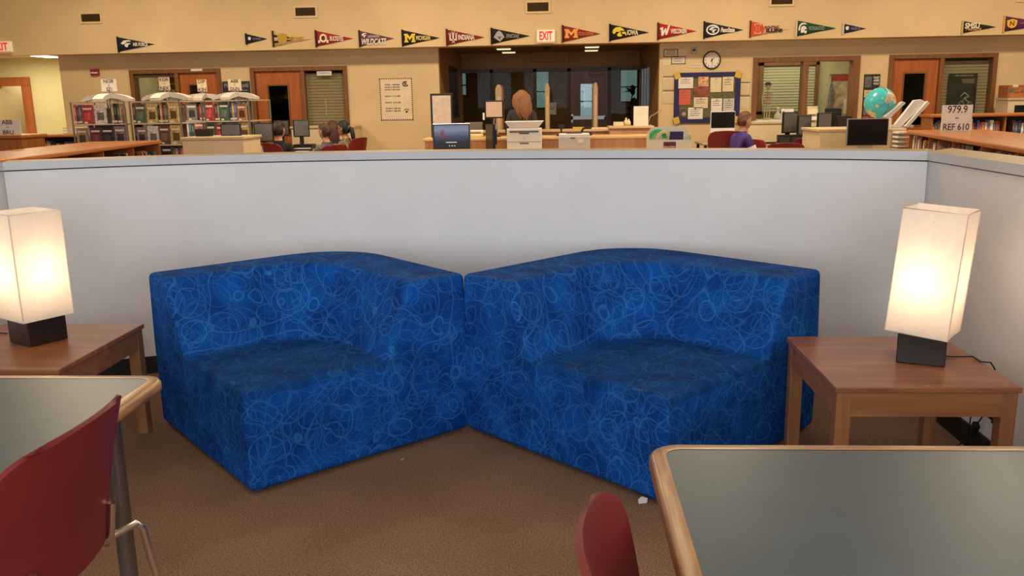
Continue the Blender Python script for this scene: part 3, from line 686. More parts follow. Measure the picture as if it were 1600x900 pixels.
MB().box(-.006, 0, -.036, .036, -.02, .1).build('outlet_plate', mat('dark_outlet_plate', (40, 36, 34), .5), t)
p = at_z(4, 520, cz)
tag(MB().tube([(0, 0, 0), (-.06, .01, 0), (-.14, .05, 0), (-.24, .11, 0)], .0028, 6).build('lamp_cord', M_black, loc=(at_z(12, 521, cz).x, at_z(12, 521, cz).y, cz)), 'short black cord leaving the straight lamp', 'cord')

# ------------------------------------------------------------------ study tables
M_lam = mat('grey_green_laminate', (80, 94, 100), .38, var=.03, vs=9, spec=.35)
M_oak = wood('oak_table_edge', (134, 80, 38), (200, 146, 86), 1.6, 'X', .35, .3); M_oakY = wood('oak_table_edge_y', (134, 80, 38), (200, 146, 86), 1.6, 'Y', .35, .3)
M_steel = mat('grey_steel_leg', (128, 122, 116), .32, .85, var=.04)
def study_table(label, x0, x1, y0, y1, h=.74, rc=.07, legx=.08):
    cx, cy = (x0 + x1) / 2, (y0 + y1) / 2; w, d = (x1 - x0) / 2, (y1 - y0) / 2
    t = thing('study_table', label, 'table', (cx, cy, 0))
    def rr(w, d, r, n=6):
        P = []
        for sx, sy, a0 in ((1, 1, 0), (-1, 1, 90), (-1, -1, 180), (1, -1, 270)):
            for i in range(n + 1):
                a = math.radians(a0 + 90 * i / n); P.append((sx * (w - r) + r * math.cos(a), sy * (d - r) + r * math.sin(a)))
        return P
    eb = .036
    MB().slab(rr(w - eb, d - eb, rc - eb + .004), h - .03, h).build('laminate_top', M_lam, t)
    O, I = rr(w, d, rc), rr(w - eb, d - eb, rc - eb + .004); k = len(O)
    prof = [(1, h - .034), (1, h - .028), (0, h - .034), (0, h - .008), (.25, h - .0015), (1, h + .0005)]
    mb = MB(); vs = []
    P2_ = [(1, h - .034), (.2, h - .034), (0, h - .028), (0, h - .009), (.12, h - .002), (.3, h + .0008), (1, h + .0008)]
    for f, z in P2_:
        vs += [(O[i][0] * (1 - f) + I[i][0] * f, O[i][1] * (1 - f) + I[i][1] * f, z) for i in range(k)]
    fs = []; ms = []
    for j in range(len(P2_) - 1):
        for i in range(k):
            mb.add([vs[j * k + i], vs[j * k + (i + 1) % k], vs[(j + 1) * k + (i + 1) % k], vs[(j + 1) * k + i]], [(0, 1, 2, 3)], 1 if abs(O[i][0] - O[(i + 1) % k][0]) < abs(O[i][1] - O[(i + 1) % k][1]) else 0, True)
    o = mb.build('oak_edge', [M_oak, M_oakY], t)
    bm = bmesh.new(); bm.from_mesh(o.data); bmesh.ops.remove_doubles(bm, verts=bm.verts, dist=1e-5); bmesh.ops.recalc_face_normals(bm, faces=bm.faces); bm.to_mesh(o.data); bm.free()
    MB().box(-w + .14, w - .14, -d + .14, -d + .16, h - .1, h - .03).box(-w + .14, w - .14, d - .16, d - .14, h - .1, h - .03).box(-w + .14, -w + .16, -d + .16, d - .16, h - .1, h - .03).box(w - .16, w - .14, -d + .16, d - .16, h - .1, h - .03).build('steel_apron', mat('dark_steel_apron', (48, 46, 46), .5, .5), t)
    for sx in (-1, 1):
        for sy in (-1, 1):
            xx, yy = sx * (w - legx), sy * (d - .2)
            lo = MB().cyl((xx, yy, .04), (xx, yy, h - .03), .024, seg=20).build('leg', M_steel, t)
            MB().lathe([(.022, 0), (.03, .006), (.03, .03), (.024, .045)], (xx, yy, 0), 16).build('foot_glide', M_black, lo)
    return t
study_table('grey laminate study table with oak edging, end table behind it', -2.65, -1.132, 1.15, 2.345)
study_table('grey laminate study table with oak edging in front of the sofas', .194, 1.712, .62, 1.846)

# ------------------------------------------------------------------ plastic shell chairs
def shell_chair(label, loc, rz, group=None, detail=True):
    """faces local -y; origin on the floor under the seat"""
    t = thing('shell_chair', label, 'chair', loc, rz, group)
    # backrest: curved sheet, centre bulging backwards (+y)
    nx, nz = 16, 10; vs = []
    def back(u, v):
        z = .46 + .36 * v + (.012 * (1 - u * u) * v)
        hw = .262 - .04 * (1 - v) ** 2
        rc = .085                                    # rounded upper and lower corners
        for lim, vv in ((1 - v, 'top'), (v, 'bot')):
            dz = lim * .36
            if dz < rc: hw = min(hw, hw - rc + math.sqrt(max(0, rc * rc - (rc - dz) ** 2)))
        x = u * hw; y = .205 + .075 * v ** 1.4 - .07 * (x / .262) ** 2 + .02
        return Vector((x, y, z))
    vlist = [0, .01, .03, .06, .1, .15, .21, .28, .4, .5, .6, .7, .76, .82, .87, .91, .945, .97, .988, .997, 1]
    us = [-1 + 2 * i / nx for i in range(nx + 1)]
    g = [[back(u, v) for u in us] for v in vlist]
    mb = MB(); k = nx + 1; vs = [p for row in g for p in row]; fs = [(i * k + j, i * k + j + 1, (i + 1) * k + j + 1, (i + 1) * k + j) for i in range(len(vlist) - 1) for j in range(nx)]
    mb.add(vs, fs, 0, True); o = mb.build('backrest', M_red, t)
    md = o.modifiers.new('thickness', 'SOLIDIFY'); md.thickness = .013; md.offset = 0; bv = o.modifiers.new('soft', 'BEVEL'); bv.width = .005; bv.segments = 3; bv.limit_method = 'ANGLE'; bv.angle_limit = math.radians(50)
    # seat: dished sheet with a waterfall front
    def seat(u, v):
        hw = .225; rc = .09
        for lim in (v, 1 - v):
            dd = lim * .42
            if dd < rc: hw = min(hw, .225 - rc + math.sqrt(max(0, rc * rc - (rc - dd) ** 2)))
        y = .2 - .42 * v
        return Vector((u * hw, y, .455 - .018 * (1 - u * u) * math.sin(math.pi * min(1, v * 1.2)) - .05 * max(0, v - .8) ** 2 * 25 * .6))
    vl = [0, .05, .12, .2, .35, .5, .65, .8, .88, .95, 1]
    vs = [seat(u, v) for v in vl for u in us]; fs = [(i * k + j, i * k + j + 1, (i + 1) * k + j + 1, (i + 1) * k + j) for i in range(len(vl) - 1) for j in range(nx)]
    o = MB().add(vs, fs, 0, True).build('seat', M_red, t)
    md = o.modifiers.new('thickness', 'SOLIDIFY'); md.thickness = .014; md.offset = 0; bv = o.modifiers.new('soft', 'BEVEL'); bv.width = .005; bv.segments = 3; bv.limit_method = 'ANGLE'; bv.angle_limit = math.radians(50)
    for s in (-1, 1):
        MB().tube([(s * .31, .30, .012), (s * .295, .275, .16), (s * .28, .248, .34), (s * .274, .238, .425), (s * .262, .228, .446), (s * .2, .196, .44), (s * .178, .186, .436), (s * .17, .196, .438), (s * .168, .212, .46), (s * .166, .226, .55)], .0095, 10).build('leg', M_chrome, t)
        MB().tube([(s * .29, -.24, .012), (s * .275, -.2, .2), (s * .256, -.165, .40), (s * .247, -.15, .425), (s * .235, -.13, .43), (s * .2, -.1, .43)], .0095, 10).build('leg', M_chrome, t)
        MB().tube([(s * .2, -.14, .43), (s * .2, .17, .428)], .008, 8).build('seat_rail', M_chrome, t)
        for xx, yy in ((.31, .3), (.29, -.24)): MB().cyl((s * xx, yy, 0), (s * xx, yy, .02), .014, seg=10).build('glide', M_black, t)
    MB().tube([(-.2, .1, .425), (.2, .1, .425)], .008, 8).tube([(-.2, -.1, .425), (.2, -.1, .425)], .008, 8).build('cross_rail', M_chrome, t)
    return t
CHAIRG = 'burgundy shell chairs'
chairA = shell_chair('burgundy plastic shell chair tucked under the study table beside the end table', (-1.33, 1.748, 0), -math.pi / 2, CHAIRG)
chairB = shell_chair('burgundy plastic shell chair pushed against the study table end, facing the tilted lamp', (.328, 1.232, 0), math.pi / 2, CHAIRG)
# small litter on the carpet
p = at_z(1007, 788, 0); tag(MB().add([(0, 0, .002), (.03, .005, .004), (.034, .02, .016), (.012, .026, .02), (-.004, .014, .012)], [(0, 1, 2), (0, 2, 3), (0, 3, 4)]).add([(0, 0, .002), (.03, .005, .002), (.012, .026, .002), (-.004, .014, .002)], [(0, 1, 2, 3)]).build('paper_scrap', M_paper, loc=(p.x - .02, p.y, 0)), 'crumpled white paper scrap on the carpet by the table corner', 'paper scrap')
p = at_z(626, 719, 0); tag(MB().add([(0, 0, .001), (.012, .002, .001), (.01, .008, .004), (.0, .006, .003)], [(0, 1, 2, 3), (0, 1, 2)]).build('paper_crumb', M_paper, loc=(p.x, p.y, 0)), 'tiny white crumb on the carpet before the sofas', 'crumb')
# ------------------------------------------------------------------ things on the bulkhead: vents, pennants, exit signs
M_vent = mat('bronze_vent_slat', (110, 84, 56), .5, .3); M_ventf = mat('cream_vent_frame', (222, 196, 150), .6)
for px0, py0, px1, py1, lb in ((125, 19, 160, 37, 'louvred wall vent above the AIR FORCE pennant'), (459, 9, 496, 28, 'louvred wall vent above the gap between the striped and the BUCKEYES pennant'),
                               (821, 1, 860, 21, 'louvred wall vent above the middle exit sign'), (1202, -9, 1241, 10, 'louvred wall vent above the FIGHTING ILLINI pennant'), (1588, -14, 1626, 3, 'louvred wall vent above the purple pennant with a gold shield')):
    x0, x1, z0, z1 = rect(px0, py0, px1, py1, YB)
    t = thing('wall_vent', lb, 'vent', ((x0 + x1) / 2, YB, z0), group='wall vents'); w, h = (x1 - x0) / 2, z1 - z0
    MB().box(-w, -w + .03, -.02, 0, 0, h).box(w - .03, w, -.02, 0, 0, h).box(-w + .03, w - .03, -.02, 0, 0, .03).box(-w + .03, w - .03, -.02, 0, h - .03, h).build('frame', M_ventf, t)
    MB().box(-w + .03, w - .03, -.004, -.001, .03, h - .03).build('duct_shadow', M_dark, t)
    k = 7
    for i in range(k):
        z = .03 + (h - .06) * (i + .2) / k; e = (h - .06) / k * .62
        MB().add([(-w + .03, -.018, z), (w - .03, -.018, z), (w - .03, -.005, z + e), (-w + .03, -.005, z + e), (-w + .03, -.016, z - .002), (w - .03, -.016, z - .002), (w - .03, -.003, z + e - .002), (-w + .03, -.003, z + e - .002)], [(0, 1, 2, 3), (7, 6, 5, 4)]).build('louvre', M_vent, t)
FELT = {}
def felt(c):
    k = tuple(c)
    if k not in FELT: FELT[k] = mat('felt_%d_%d_%d' % k, c, .95, var=.05, vs=40)
    return FELT[k]
def block_M(x, z, w, h):
    P = [(0, 0), (.36, 0), (.36, .2), (.28, .2), (.28, .62), (.5, .25), (.72, .62), (.72, .2), (.64, .2), (.64, 0), (1, 0), (1, .2), (.93, .2), (.93, .8), (1, .8), (1, 1), (.7, 1), (.5, .62), (.3, 1), (0, 1), (0, .8), (.07, .8), (.07, .2), (0, .2)]
    return [[(x + a * w, z + b_ * h) for a, b_ in P]]
def block_I(x, z, w, h):
    return [[(x + a * w, z + b_ * h) for a, b_ in ((0, 0), (1, 0), (1, .22), (.72, .22), (.72, .78), (1, .78), (1, 1), (0, 1), (0, .78), (.28, .78), (.28, .22), (0, .22))]]
def motion_W(x, z, w, h):
    return [[(x + a * w, z + b_ * h) for a, b_ in ((0, .78), (.3, .88), (.36, .42), (.5, .72), (.62, .76), (.64, .4), (.8, 1.0), (1, 1.06), (.74, .1), (.56, .02), (.5, .42), (.34, 0), (.16, -.06), (.1, .6), (0, .6))]]
def ring(x, z, rx, rz, t, n=20, a0=0, a1=360):
    out = []
    for i in range(n):
        p, q = math.radians(a0 + (a1 - a0) * i / n), math.radians(a0 + (a1 - a0) * (i + 1) / n)
        out.append([(x + rx * math.cos(p), z + rz * math.sin(p)), (x + rx * math.cos(q), z + rz * math.sin(q)), (x + (rx - t) * math.cos(q), z + (rz - t) * math.sin(q)), (x + (rx - t) * math.cos(p), z + (rz - t) * math.sin(p))])
    return out
def pent_iu(x, z, w, h):
    b_ = lambda a, c, d, e: [(x + a * w, z + c * h), (x + d * w, z + c * h), (x + d * w, z + e * h), (x + a * w, z + e * h)]
    return [b_(.42, 0, .58, 1), b_(.33, 0, .67, .09), b_(.33, .91, .67, 1), b_(.08, .32, .22, .84), b_(.78, .32, .92, .84), b_(0, .76, .3, .86), b_(.7, .76, 1, .86), b_(.08, .22, .92, .34)]
def helmet(x, z, w, h):
    crest = [(0, .25), (.02, .6), (.14, .85), (.36, 1), (.7, 1), (.98, .84), (.7, .86), (.42, .84), (.26, .7), (.2, .5), (.18, .3)]
    face = [(.3, .05), (.26, .45), (.36, .64), (.6, .72), (.86, .6), (.96, .36), (.8, .4), (.66, .34), (.78, .26), (.98, .24), (.92, .02), (.74, -.04), (.7, .1), (.5, .06)]
    return [[(x + a * w, z + b_ * h) for a, b_ in P] for P in (crest, face)]
def beak(x, z, w, h):
    """bold swooping bird-head emblem cut from three shapes"""
    A = [(0, .45), (.05, .75), (.25, .98), (.55, 1), (.78, .8), (.86, .58), (.62, .66), (.45, .5), (.3, .55), (.14, .3)]
    B = [(.34, .3), (.5, .46), (.62, .58), (.6, .3), (.72, .12), (.52, .02), (.36, .1)]
    C = [(.7, .5), (.92, .52), (1, .3), (.98, .1), (.86, .34), (.7, .28)]
    return [[(x + a * w, z + b_ * h) for a, b_ in P] for P in (A, B, C)]
def shield(x, z, w, h): return [[(x + a * w, z + b_ * h) for a, b_ in ((0, .85), (.5, 1), (1, .85), (.98, .35), (.8, .1), (.5, 0), (.2, .1), (.02, .35))]]
def swoop(x, z, w, h): return [[(x + a * w, z + b_ * h) for a, b_ in P] for P in (((0, .55), (.3, .95), (.8, 1), (1, .8), (.6, .78), (.4, .5), (.2, .4)), ((.35, .4), (.6, .6), (.95, .55), (.7, .35), (.6, 0), (.4, .1)))]
WH, GOLD, YEL = (226, 216, 200), (186, 150, 66), (226, 196, 62)
# px0, py0 (top left), py1 (bottom left), px tip, felt, band, label, artwork list
PEN = [
 (185, 58, 81, 242, (32, 32, 52), None, 'navy AIR FORCE pennant with a white emblem', [('text', 'AIR FORCE', .41, .82, .17, WH, .03), (swoop, .08, .28, .3, .5, WH)]),
 (385, 53, 69, 418, (34, 32, 50), None, 'small navy pennant between the AIR FORCE and striped pennants', [(shield, .1, .36, .13, .34, WH), ('text', 'COLORADO', .32, .72, .13, (150, 146, 150), 0)]),
 (427, 49, 73, 486, (210, 186, 120), (60, 44, 30), 'gold and black striped WEST POINT pennant', [('stripe', .62, .78, (48, 34, 30)), ('stripe', .22, .38, (48, 34, 30)), (shield, .12, .14, .26, .74, GOLD), ('text', 'WEST POINT', .42, .82, .2, GOLD, .03)]),
 (494, 48, 73, 552, (164, 42, 36), (60, 34, 34), 'red BUCKEYES pennant with a ringed O emblem', [('rings', .2, .52, .1, .27, .06, WH), ('rings', .2, .52, .05, .13, .02, (90, 40, 36)), ('bar', .06, .22, .115, .4, WH), ('bar', .285, .22, .34, .4, WH), ('text', 'BUCKEYES', .38, .74, .2, WH, .03)]),
 (562, 48, 73, 616, (100, 62, 82), (60, 34, 40), 'faded purple WILDCATS pennant', [('text', 'WILDCATS', .06, .78, .26, WH, .03, .3, 1), (swoop, .06, .55, .16, .3, WH), ('text', 'NORTHWESTERN', .25, .58, .1, WH, 0, .62)]),
 (629, 47, 72, 687, (36, 28, 38), None, 'navy MICHIGAN pennant with a yellow block M', [(block_M, .05, .22, .3, .54, YEL), ('text', 'MICHIGAN', .37, .75, .19, (220, 200, 130), .03)]),
 (698, 46, 71, 757, (134, 42, 36), (88, 30, 30), 'crimson INDIANA pennant with a white trident letter emblem', [(pent_iu, .06, .14, .23, .72, WH), ('text', 'INDIANA', .31, .74, .22, WH, .03)]),
 (768, 44, 69, 828, (36, 32, 30), None, 'black pennant with a grey diamond-shaped emblem', [('poly', ((.06, .42), (.14, .74), (.2, .84), (.27, .72), (.34, .42), (.22, .14)), (168, 164, 160)), ('poly', ((.15, .46), (.26, .46), (.215, .26)), (96, 92, 90)), ('text', 'SPARTANS', .38, .72, .17, (150, 146, 142), .02, None, 1)]),
 (879, 40, 66, 938, (142, 46, 38), (70, 40, 34), 'maroon GOLDEN GOPHERS pennant with an orange block M', [(block_M, .05, .24, .36, .54, (232, 160, 84)), ('text', 'GOLDEN GOPHERS', .38, .82, .14, (200, 120, 80), .02)]),
 (953, 38, 64, 1014, (34, 28, 30), None, 'black IOWA pennant with a yellow emblem', [(beak, .06, .22, .36, .6, YEL), ('text', 'IOWA', .44, .72, .21, (226, 214, 170), .03)]),
 (1028, 36, 62, 1088, (172, 40, 36), (70, 30, 32), 'red WISCONSIN pennant with a slanted white W', [(motion_W, .05, .24, .26, .58, WH), ('text', 'WISCONSIN', .33, .74, .2, WH, .03)]),
 (1100, 34, 60, 1161, (42, 38, 48), None, 'dark navy PennState pennant with a white oval emblem', [('rings', .22, .5, .17, .31, .035, WH), (swoop, .12, .3, .22, .4, (200, 206, 212)), ('text', 'PennState', .42, .78, .2, WH, .04, None, 1)]),
 (1172, 33, 58, 1234, (226, 178, 140), (110, 40, 30), 'orange and white FIGHTING ILLINI pennant', [('grad', .36, (200, 78, 44)), (block_I, .1, .2, .17, .62, (230, 196, 170)), (block_I, .115, .24, .14, .54, (204, 84, 52)), ('text', 'FIGHTING', .36, .72, .14, (70, 40, 40), .03, .57), ('text', 'ILLINI', .4, .8, .15, (50, 32, 34), .05, .38)]),
 (1244, 32, 57, 1306, (38, 74, 46), (200, 190, 170), 'green pennant with a white helmet emblem', [(helmet, .05, .18, .22, .66, WH), ('text', 'MICHIGAN STATE', .31, .7, .16, (130, 160, 134), .02)]),
 (1317, 37, 53, 1353, (40, 40, 64), (200, 190, 176), 'small navy pennant beside the green helmet pennant', [(shield, .1, .34, .14, .4, WH), ('text', 'HUSKIES', .34, .74, .18, (140, 140, 156), 0)]),
 (1503, 33, 52, 1556, (44, 32, 28), (190, 170, 110), 'dark brown SMSU Mustangs pennant', [('text', 'SMSU', .07, .5, .32, WH, .04, .6), ('text', 'Mustangs', .1, .56, .26, (190, 160, 100), .02, .3, 1)]),
 (1568, 25, 50, 1640, (88, 46, 82), (214, 160, 70), 'purple pennant with a gold shield', [(shield, .06, .22, .22, .58, (236, 178, 60)), ('text', 'N', .12, .22, .2, (100, 60, 50), .03, .52), ('bar', .34, .5, .95, .55, (150, 110, 140))]),
]
def poly_add(mb, P, y, m):
    mb.add([(a, y, b_) for a, b_ in P], [tuple(range(len(P)))], m)
for px, pt, pb, tip, fc, band, lb, art in PEN:
    x0, x1, z0, z1 = rect(px, pt, tip, pb, YB); zm = at_y((px + tip) / 2 + 20, (pt + pb) / 2 - .5, YB).z
    z0, z1 = at_y(px, pb, YB).z, at_y(px, pt, YB).z; zt = at_y(tip, (pt + pb) / 2 - .3, YB).z
    Lp, h = x1 - x0, z1 - z0; tz = zt - z0
    t = thing('pennant', lb + ' on the upper wall', 'pennant', (x0, YB, z0), group='pennants on the upper wall')
    cuts = 8
    lean = -.0
    mb = MB()
    def edge(u): return tz * u, h + (tz - h) * u            # bottom, top at fraction u
    ps = []
    for i in range(cuts + 1):
        u_ = i / cuts; bt, tp = edge(u_); wv = -.010 - .006 * math.sin(u_ * 9 + px)
        ps += [(u_ * Lp, wv, bt), (u_ * Lp, wv, tp)]
    mb.add(ps, [(2 * i, 2 * i + 2, 2 * i + 3, 2 * i + 1) for i in range(cuts)], 0, True)
    o = mb.build('felt', felt(fc), t, fix=False)
    md = o.modifiers.new('thickness', 'SOLIDIFY'); md.thickness = .004; md.offset = 0
    MB().box(-.012, .012, -.026, -.004, -.008, h + .008).build('header_band', felt(band or [c * .7 for c in fc]), t)
    am = MB(); cols = []
    def ci(c):
        c = tuple(c)
        if c not in cols: cols.append(c)
        return cols.index(c)
    Y_ = -.022
    def clampz(u_, z):
        lo, hi = edge(u_); return min(max(z, lo + .003), hi - .003)
    for j, a in enumerate(art):
        y = Y_ - .0012 * j; am = MB(); cols = []
        if a[0] == 'text':
            s, u0, u1, hh, c, bold = a[1:7]; cen = a[7] if len(a) > 7 and a[7] is not None else None; sh = .25 if len(a) > 8 and a[8] else 0
            um = (u0 + u1) / 2; mid = sum(edge(um)) / 2 if cen is None else h * cen
            rise = lambda q, um=um, mid=mid: (q[0], q[1], mid + (q[2] - mid) * 1.0 + (0 if cen is not None else (sum(edge(q[0] / Lp)) / 2 - sum(edge(um)) / 2)))
            text(am, s, u0 * Lp, u1 * Lp, mid - hh * h * .74, mid + hh * h * .74, y, ci(c), bold, sh, fn=rise)
        elif a[0] == 'stripe':
            f0, f1, c = a[1:]; u9 = .8
            poly_add(am, [(.03 * Lp, h * f0), (u9 * .55 * Lp, (h * f0) * .45 + tz * .55 - .003), (u9 * .7 * Lp, tz + (.018 if f0 > .5 else -.018)), (u9 * .55 * Lp, (h * f1) * .45 + tz * .55), (.03 * Lp, h * f1)], y, ci(c))
        elif a[0] == 'grad':
            b0, t0 = edge(.02); b1, t1 = edge(a[1]); poly_add(am, [(.02 * Lp, b0 + .008), (a[1] * .8 * Lp, edge(a[1] * .8)[0] + .004), (a[1] * Lp, (b1 + t1) / 2), (a[1] * .8 * Lp, edge(a[1] * .8)[1] - .004), (.02 * Lp, t0 - .008)], y, ci(a[2]))
        elif a[0] == 'rings':
            for P in ring(a[1] * Lp, a[2] * h, a[3] * Lp, a[4] * h, a[5] * Lp if a[5] < .05 else a[5] * Lp * .8): poly_add(am, P, y, ci(a[6]))
        elif a[0] == 'bar': poly_add(am, [(a[1] * Lp, h * a[2]), (a[3] * Lp, h * a[2]), (a[3] * Lp, h * a[4]), (a[1] * Lp, h * a[4])][::(1 if a[4] > a[2] else -1)], y, ci(a[5]))
        elif a[0] == 'poly': poly_add(am, [(p_[0] * Lp, p_[1] * h) for p_ in a[1]], y, ci(a[2]))
        else:
            for P in a[0](a[1] * Lp, a[2] * h, a[3] * Lp, a[4] * h): poly_add(am, P, y, ci(a[5]))
        oo = am.build('lettering' if a[0] == 'text' else 'emblem', [felt(c) for c in cols], t, fix=False)
        if a[0] in ('text', 'rings') or len(oo.data.polygons) > 1: oo['kind'] = 'stuff'
for px0, px1, py0, py1, lb in ((839, 867, 47, 66, 'lit EXIT sign between the pennants over the entrance'), (-14, 20, 65, 82, 'lit EXIT sign over the pale yellow hallway')):
    x0, x1, z0, z1 = rect(px0, py0, px1, py1, YB); w, h = (x1 - x0), z1 - z0
    t = thing('exit_sign', lb, 'exit sign', ((x0 + x1) / 2, YB, z0))
    MB().box(-w / 2, w / 2, -.05, 0, 0, h).build('housing', mat('lit_exit_panel', (238, 222, 196), .5, emit=.25), t, bevel=.006)
    MB().box(-w / 2, w / 2, -.07, -.045, -.015, .012).build('bottom_rail', M_ventf, t)
    a = MB(); text(a, 'EXIT', -w * .36, w * .36, h * .16, h * .88, -.053, 0, .03); a.build('lettering', mat('lit_red_letters', (226, 36, 40), .5, emit=.45, ecol=(235, 30, 36)), t)

# ------------------------------------------------------------------ things on the far lower wall
def wall_thing(nm, lb, cat, x0, y0, x1, y1, Y=None, group=None):
    Y = YW if Y is None else Y
    a, b_, c, d = rect(x0, y0, x1, y1, Y)
    return thing(nm, lb, cat, ((a + b_) / 2, Y, c), group=group), b_ - a, d - c
t, w, h = wall_thing('fire_alarm', 'red fire alarm strobe on the cream wall', 'fire alarm', 143, 108, 156, 118)
MB().box(-w / 2, w / 2, -.05, 0, 0, h).build('housing', mat('alarm_red', (140, 36, 28), .5), t, bevel=.008); MB().box(-w * .4, w * .4, -.06, -.048, h * .3, h * .5).build('strobe_lens', M_white, t, bevel=.004)
# dark poster behind the carousels
t, w, h = wall_thing('dark_poster', 'dark poster reading World behind the ABB-DUN sign', 'poster', 350, 127, 393, 200)
a = MB(); a.box(-w / 2, w / 2, -.006, 0, 0, h); a.build('sheet', mat('charcoal_poster', (44, 40, 46), .6, var=.15, vs=12), t)
a = MB(); text(a, 'Modern World', -w * .42, w * .44, h * .87, h * .96, -.008, 0, .02); a.box(-w * .02, w * .4, -.008, -.007, h * .8, h * .815)
for i in range(3):
    for j in range(3): a.box(w * (.02 + .15 * i), w * (.02 + .15 * i) + w * .1, -.008, -.007, h * (.62 - .18 * j), h * (.62 - .18 * j) + h * .11)
a.build('print', mat('poster_grey_print', (150, 144, 146), .7), t)
# bell schedule
t, w, h = wall_thing('bell_schedule_poster', 'cream schedule poster with a zigzag border on the far wall', 'poster', 594, 122, 645, 188)
MB().box(-w / 2, w / 2, -.006, 0, 0, h).build('sheet', mat('schedule_paper', (226, 204, 172), .8, var=.03), t)
a = MB(); k = 15
for i in range(k):
    u0 = -w / 2 + w * i / k
    for zz in (0.0, h - .018): a.box(u0, u0 + w / k * .6, -.008, -.005, zz, zz + .018)
k = 20
for i in range(k):
    v0 = h * i / k
    for xx in (-w / 2, w / 2 - .018): a.box(xx, xx + .018, -.008, -.005, v0, v0 + h / k * .6)
a.build('border', mat('maroon_border', (86, 44, 40), .8), t)
a = MB()
for i, s in enumerate(('HOUR 1  8:00-8:50', 'HOUR 2  8:55-9:45', 'HOUR 3  9:50-10:40')): text(a, s, -w * .34, w * .12, h * (.83 - .058 * i), h * (.862 - .058 * i), -.009, 0, .03)
for i, (s, zz) in enumerate((('HOUR 4  11:15-12:05', .56), ('HOUR 5  12:10-1:00', .41), ('HOUR 6  1:05-1:55', .27), ('HOUR 7  2:00-2:50', .21))): text(a, s, -w * .34, w * .12, h * zz, h * (zz + .033), -.009, 0, .03)
for P in ring(w * .3, h * .86, w * .1, h * .065, w * .03, a0=60, a1=330): poly_add(a, P, -.009, 0)
text(a, 'R', w * .26, w * .36, h * .83, h * .89, -.009, 0, .03)
for q, r_, z_ in ((.3, .035, .2), (.25, .02, .25), (.3, .02, .265), (.35, .02, .25)): poly_add(a, [(w * q + w * r_ * math.cos(i), h * z_ + w * r_ * math.sin(i)) for i in [j * math.pi / 4 for j in range(8)]], -.009, 0)
a.build('print', M_ink, t, fix=False)
# small notices beside the clock
def notice(lb, x0, y0, x1, y1, lines=3, frame=True, sheet=None, title=None, Y=None):
    t, w, h = wall_thing('wall_notice', lb, 'notice', x0, y0, x1, y1, Y)
    MB().box(-w / 2, w / 2, -.006, 0, 0, h).build('sheet', sheet or M_paper2, t)
    if frame: MB().box(-w / 2, w / 2, -.012, -.002, 0, .012).box(-w / 2, w / 2, -.012, -.002, h - .012, h).box(-w / 2, -w / 2 + .012, -.012, -.002, 0, h).box(w / 2 - .012, w / 2, -.012, -.002, 0, h).build('frame', mat('tan_notice_frame', (128, 92, 58), .6), t)
    a = MB()
    if title: text(a, title, -w * .3, w * .3, h * .68, h * .86, -.009, 0, .02)
    for i in range(lines): a.box(-w * .36, w * (.36 - .1 * (i % 2)), -.009, -.007, h * (.55 - .14 * i), h * (.55 - .14 * i) + h * .05)
    if lines: a.build('print', M_greyink, t, fix=False)
    return t
notice('framed paper notice at the top corner beside the entrance bay', 1037, 77, 1059, 89, 3, True, None, 'NOTICE'); notice('plain paper notice next to the framed notices', 1060, 75, 1072, 87, 0, False)
notice('framed paper notice overlapping the pair beside the entrance bay', 1049, 88, 1071, 100, 3, True, M_paper, 'LIBRARY'); notice('plain cream paper under the framed notice by the entrance bay', 1035, 90, 1048, 102, 0, False)
notice('narrow paper strip under the wall clock', 1075, 99, 1098, 106, 1, False)
t, w, h = wall_thing('thermostat', 'small silver thermostat on the wall by the clock', 'thermostat', 1080, 75, 1088, 84)
MB().box(-w / 2, w / 2, -.03, 0, 0, h).build('housing', mat('silver_thermostat', (150, 140, 124), .4, .4), t, bevel=.005); MB().box(-w * .3, w * .3, -.034, -.028, h * .45, h * .8).build('display', M_black, t)
# clock
c = at_y(1112, 94, YW); t = thing('wall_clock', 'round black rimmed wall clock above the bulletin board', 'clock', (c.x, YW, c.z - .145)); R_ = .145
def disc(r, y, n=32): return [(r * math.cos(2 * math.pi * i / n), y, R_ + r * math.sin(2 * math.pi * i / n)) for i in range(n)]
MB().add(disc(R_ * .9, -.022), [tuple(range(32))]).build('dial', mat('clock_dial', (226, 214, 194), .6), t, fix=False)
mb = MB(); mb.tube([(q[0], -.02, q[2]) for q in disc(R_ * .94, 0)], .012, 8, closed=True); mb.add(disc(R_ * .94, -.004), [tuple(range(32))]); mb.build('rim', M_black, t)
a = MB()
for i in range(12):
    an = math.pi / 2 - i * math.pi / 6; text(a, str(i or 12), R_ * .74 * math.cos(an) - .013, R_ * .74 * math.cos(an) + .013, R_ + R_ * .74 * math.sin(an) - .013, R_ + R_ * .74 * math.sin(an) + .013, -.0235, 0, .02, keep=True)
a.build('numerals', M_ink, t, fix=False)['kind'] = 'stuff'
def hand(an, l, wd, y, nm):
    d = Vector((math.cos(an), 0, math.sin(an))); s = Vector((-d.z, 0, d.x)); o = Vector((0, y, R_))
    MB().add([o - s * wd - d * .02, o + d * l, o + s * wd - d * .02, o - d * .03], [(0, 1, 2, 3)]).build(nm, M_black, t, fix=False)
hand(math.radians(48), R_ * .5, .008, -.026, 'hour_hand'); hand(math.radians(-82), R_ * .72, .006, -.028, 'minute_hand')
